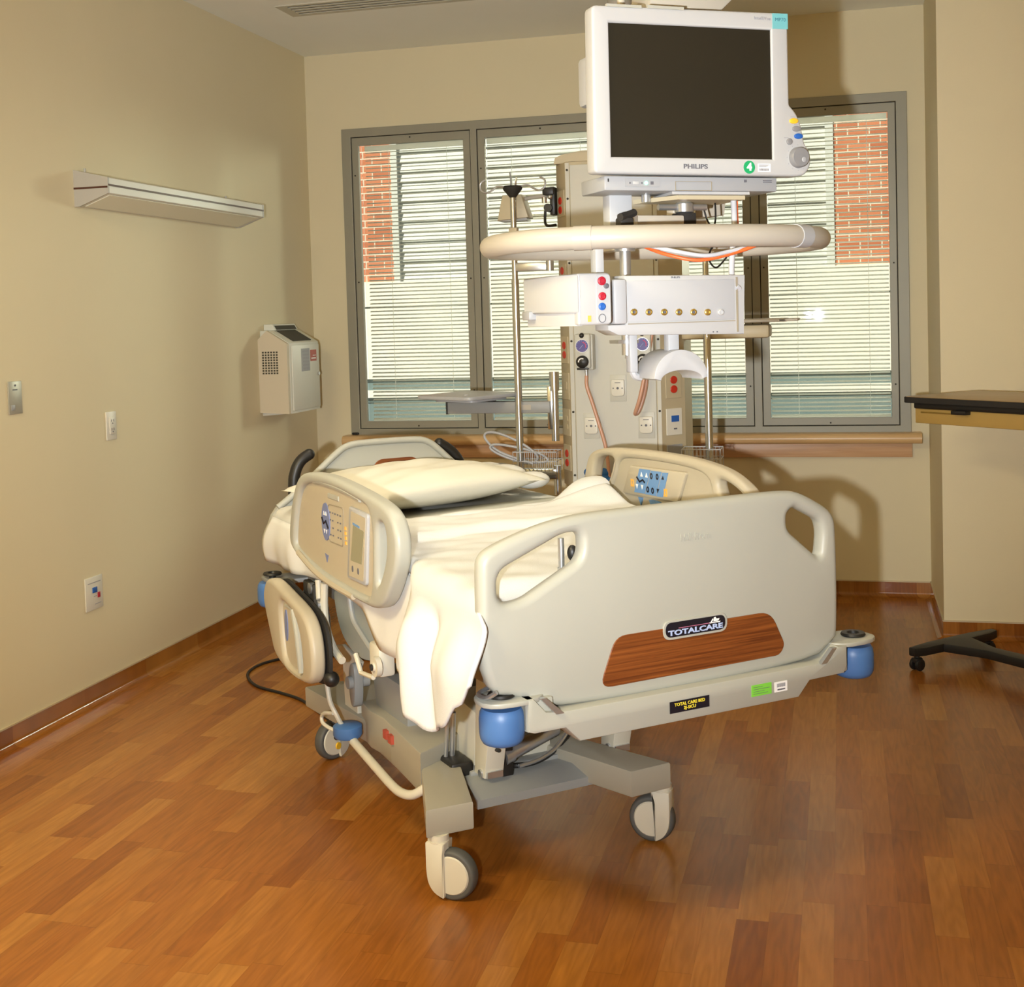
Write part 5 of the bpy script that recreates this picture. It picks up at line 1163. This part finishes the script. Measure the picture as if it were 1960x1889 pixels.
MB().prism([(0.064, 0.446), (0.0675, 0.450), (0.052, 0.474), (0.049, 0.474)], lambda u, v, t: (u, t, v), 0.098, 0.355).build('hood_opening', MT['hole'], sp)
MB().box((0.171, 0.165, 0.225), (0.1725, 0.275, 0.345)).build('instruction_label', MT['lgrey'], sp)
g = MB()
for q in range(6): g.box((0.172, 0.185, 0.235+q*0.018), (0.1732, 0.265, 0.245+q*0.018))
g.build('label_print', MT['palelink'], sp)
MB().box((0.171, 0.285, 0.275), (0.1728, 0.365, 0.335)).build('red_label', MT['redlabel'], sp)
MB().box((0.1724, 0.295, 0.287), (0.1735, 0.355, 0.293)).box((0.1724, 0.315, 0.303), (0.1735, 0.355, 0.307)).build('red_label_print', MT['whiteink'], sp)
MB().cyl((0.171, 0.385, 0.205), (0.178, 0.385, 0.205), 0.010, seg=16).build('lock', MT['chrome'], sp)

def plate(name, label, y0, y1, z0, z1, m, cat):
    o = thing(name, label, cat, (0, (y0+y1)/2, z0))
    MB().box((0.0, -(y1-y0)/2, 0), (0.006, (y1-y0)/2, z1-z0), bev=0.002).build('cover_plate', MT[m], o)
    return o
p = plate('switch_plate', 'steel switch plate, leftmost on the left wall', -2.81, -2.732, 1.198, 1.318, 'plate', 'switch')
MB().cyl((0.005, 0.0, 0.105), (0.0075, 0.0, 0.105), 0.004, seg=10).box((0.005, -0.016, 0.087), (0.0068, 0.012, 0.091)).build('plate_marks', MT['ink'], p)
MB().box((0.005, -0.028, 0.014), (0.0075, -0.006, 0.034), bev=0.001).build('plate_label', MT['lgrey'], p)
p = plate('wall_outlet', 'ivory power outlet right of the steel switch plate on the left wall', -2.182, -2.108, 1.041, 1.158, 'ivoryplate', 'outlet')
MB().box((0.005, -0.019, 0.024), (0.011, 0.019, 0.094), bev=0.003).build('receptacle', MT['ivoryplate'], p)
g = MB()
for zz in (0.040, 0.075):
    g.box((0.0105, -0.009, zz), (0.0118, -0.006, zz+0.010)).box((0.0105, 0.006, zz), (0.0118, 0.009, zz+0.010)).cyl((0.0105, 0, zz-0.006), (0.0118, 0, zz-0.006), 0.003, seg=8)
g.build('outlet_slots', MT['ink'], p)
p = plate('data_outlet', 'white data plate with a blue jack low on the left wall', -2.383, -2.262, 0.375, 0.508, 'ivoryplate', 'outlet')
MB().box((0.005, -0.014, 0.068), (0.010, 0.016, 0.090), bev=0.001).build('blue_jack', MT['bluebtn'], p)
MB().box((0.005, 0.022, 0.044), (0.010, 0.036, 0.066), bev=0.001).build('red_jack', MT['redp'], p)
MB().box((0.0055, -0.045, 0.108), (0.0068, 0.045, 0.111)).box((0.0055, -0.006, 0.052), (0.0068, 0.014, 0.055)).box((0.0055, 0.0, 0.020), (0.0068, 0.045, 0.023)).build('plate_marks', MT['palelink'], p)

vt = thing('ceiling_vent', 'beige slotted air vent set in the ceiling, upper left', 'vent', (0.345, -1.03, H))
MB().prism(rect(0.0, -0.108, 1.15, 0.108), XY, -0.006, 0.0, holes=[rect(0.05, -0.085+q*0.044, 1.10, -0.062+q*0.044) for q in range(4)]).build('vent_grille', MT['vent'], vt)
MB().box((0.04, -0.095, -0.0025), (1.11, 0.095, -0.0005)).build('vent_void', MT['hole'], vt)

#@@TABLE
TB = R(-44.4)
ob = thing('overbed_table', 'overbed table with a wood top and black base at the right', 'table', (3.35, -1.238, 0), TB)
# x along the table, y towards the wall; joint of the T base at the origin
MB().prism(corner([(-0.035, -0.225), (0.78, -0.225), (0.78, 0.225), (-0.035, 0.225)], 0.03), XY, 1.108, 1.130, r=0.004, steps=2).build('table_top', MT['tabletop'], ob, ang=40)
MB().prism(corner([(-0.041, -0.231), (0.786, -0.231), (0.786, 0.231), (-0.041, 0.231)], 0.034), XY, 1.104, 1.128, holes=[corner([(-0.036, -0.226), (0.781, -0.226), (0.781, 0.226), (-0.036, 0.226)], 0.03)], r=0.002, steps=1).build('edge_band', MT['blackm'], ob, ang=40)
MB().box((0.0, -0.205, 1.080), (0.75, 0.205, 1.106), bev=0.006).box((0.20, -0.222, 1.066), (0.27, -0.18, 1.082), bev=0.003).build('under_tray', MT['black'], ob)
MB().box((-0.005, -0.19, 1.020), (0.72, 0.17, 1.082), bev=0.004).build('drawer_box', MT['tableskirt'], ob)
MB().cyl((0.03, -0.194, 1.066), (0.19, -0.194, 1.066), 0.003, seg=8).build('latch_rod', MT['brass'], ob)
MB().box((0.60, -0.035, 0.10), (0.68, 0.035, 1.03), bev=0.006).build('lift_column', MT['black'], ob)
k = MB(); k.prism(rnd([(-0.03, -0.235), (0.03, -0.235), (0.035, -0.03), (0.70, -0.04), (0.70, 0.04), (0.035, 0.03), (0.03, 0.275), (-0.03, 0.275)], 1), XY, 0.062, 0.098, r=0.005, steps=2).box((0.58, -0.05, 0.062), (0.70, 0.05, 0.13), bev=0.006)
k.build('base', MT['black'], ob, ang=40)
for x, y in ((0.0, -0.205), (0.0, 0.235), (0.66, -0.03), (0.66, 0.03)):
    k = MB().cyl((x, y, 0.04), (x, y, 0.064), 0.011, seg=12).box((x-0.017, y-0.018, 0.030), (x+0.017, y+0.018, 0.054), bev=0.006).build('caster', MT['black'], ob)
    MB().cyl((x-0.022, y, 0.0255), (x-0.007, y, 0.0255), 0.025, seg=24, bev=0.004).cyl((x+0.007, y, 0.0255), (x+0.022, y, 0.0255), 0.025, seg=24, bev=0.004).build('wheel', MT['black'], k, ang=40)
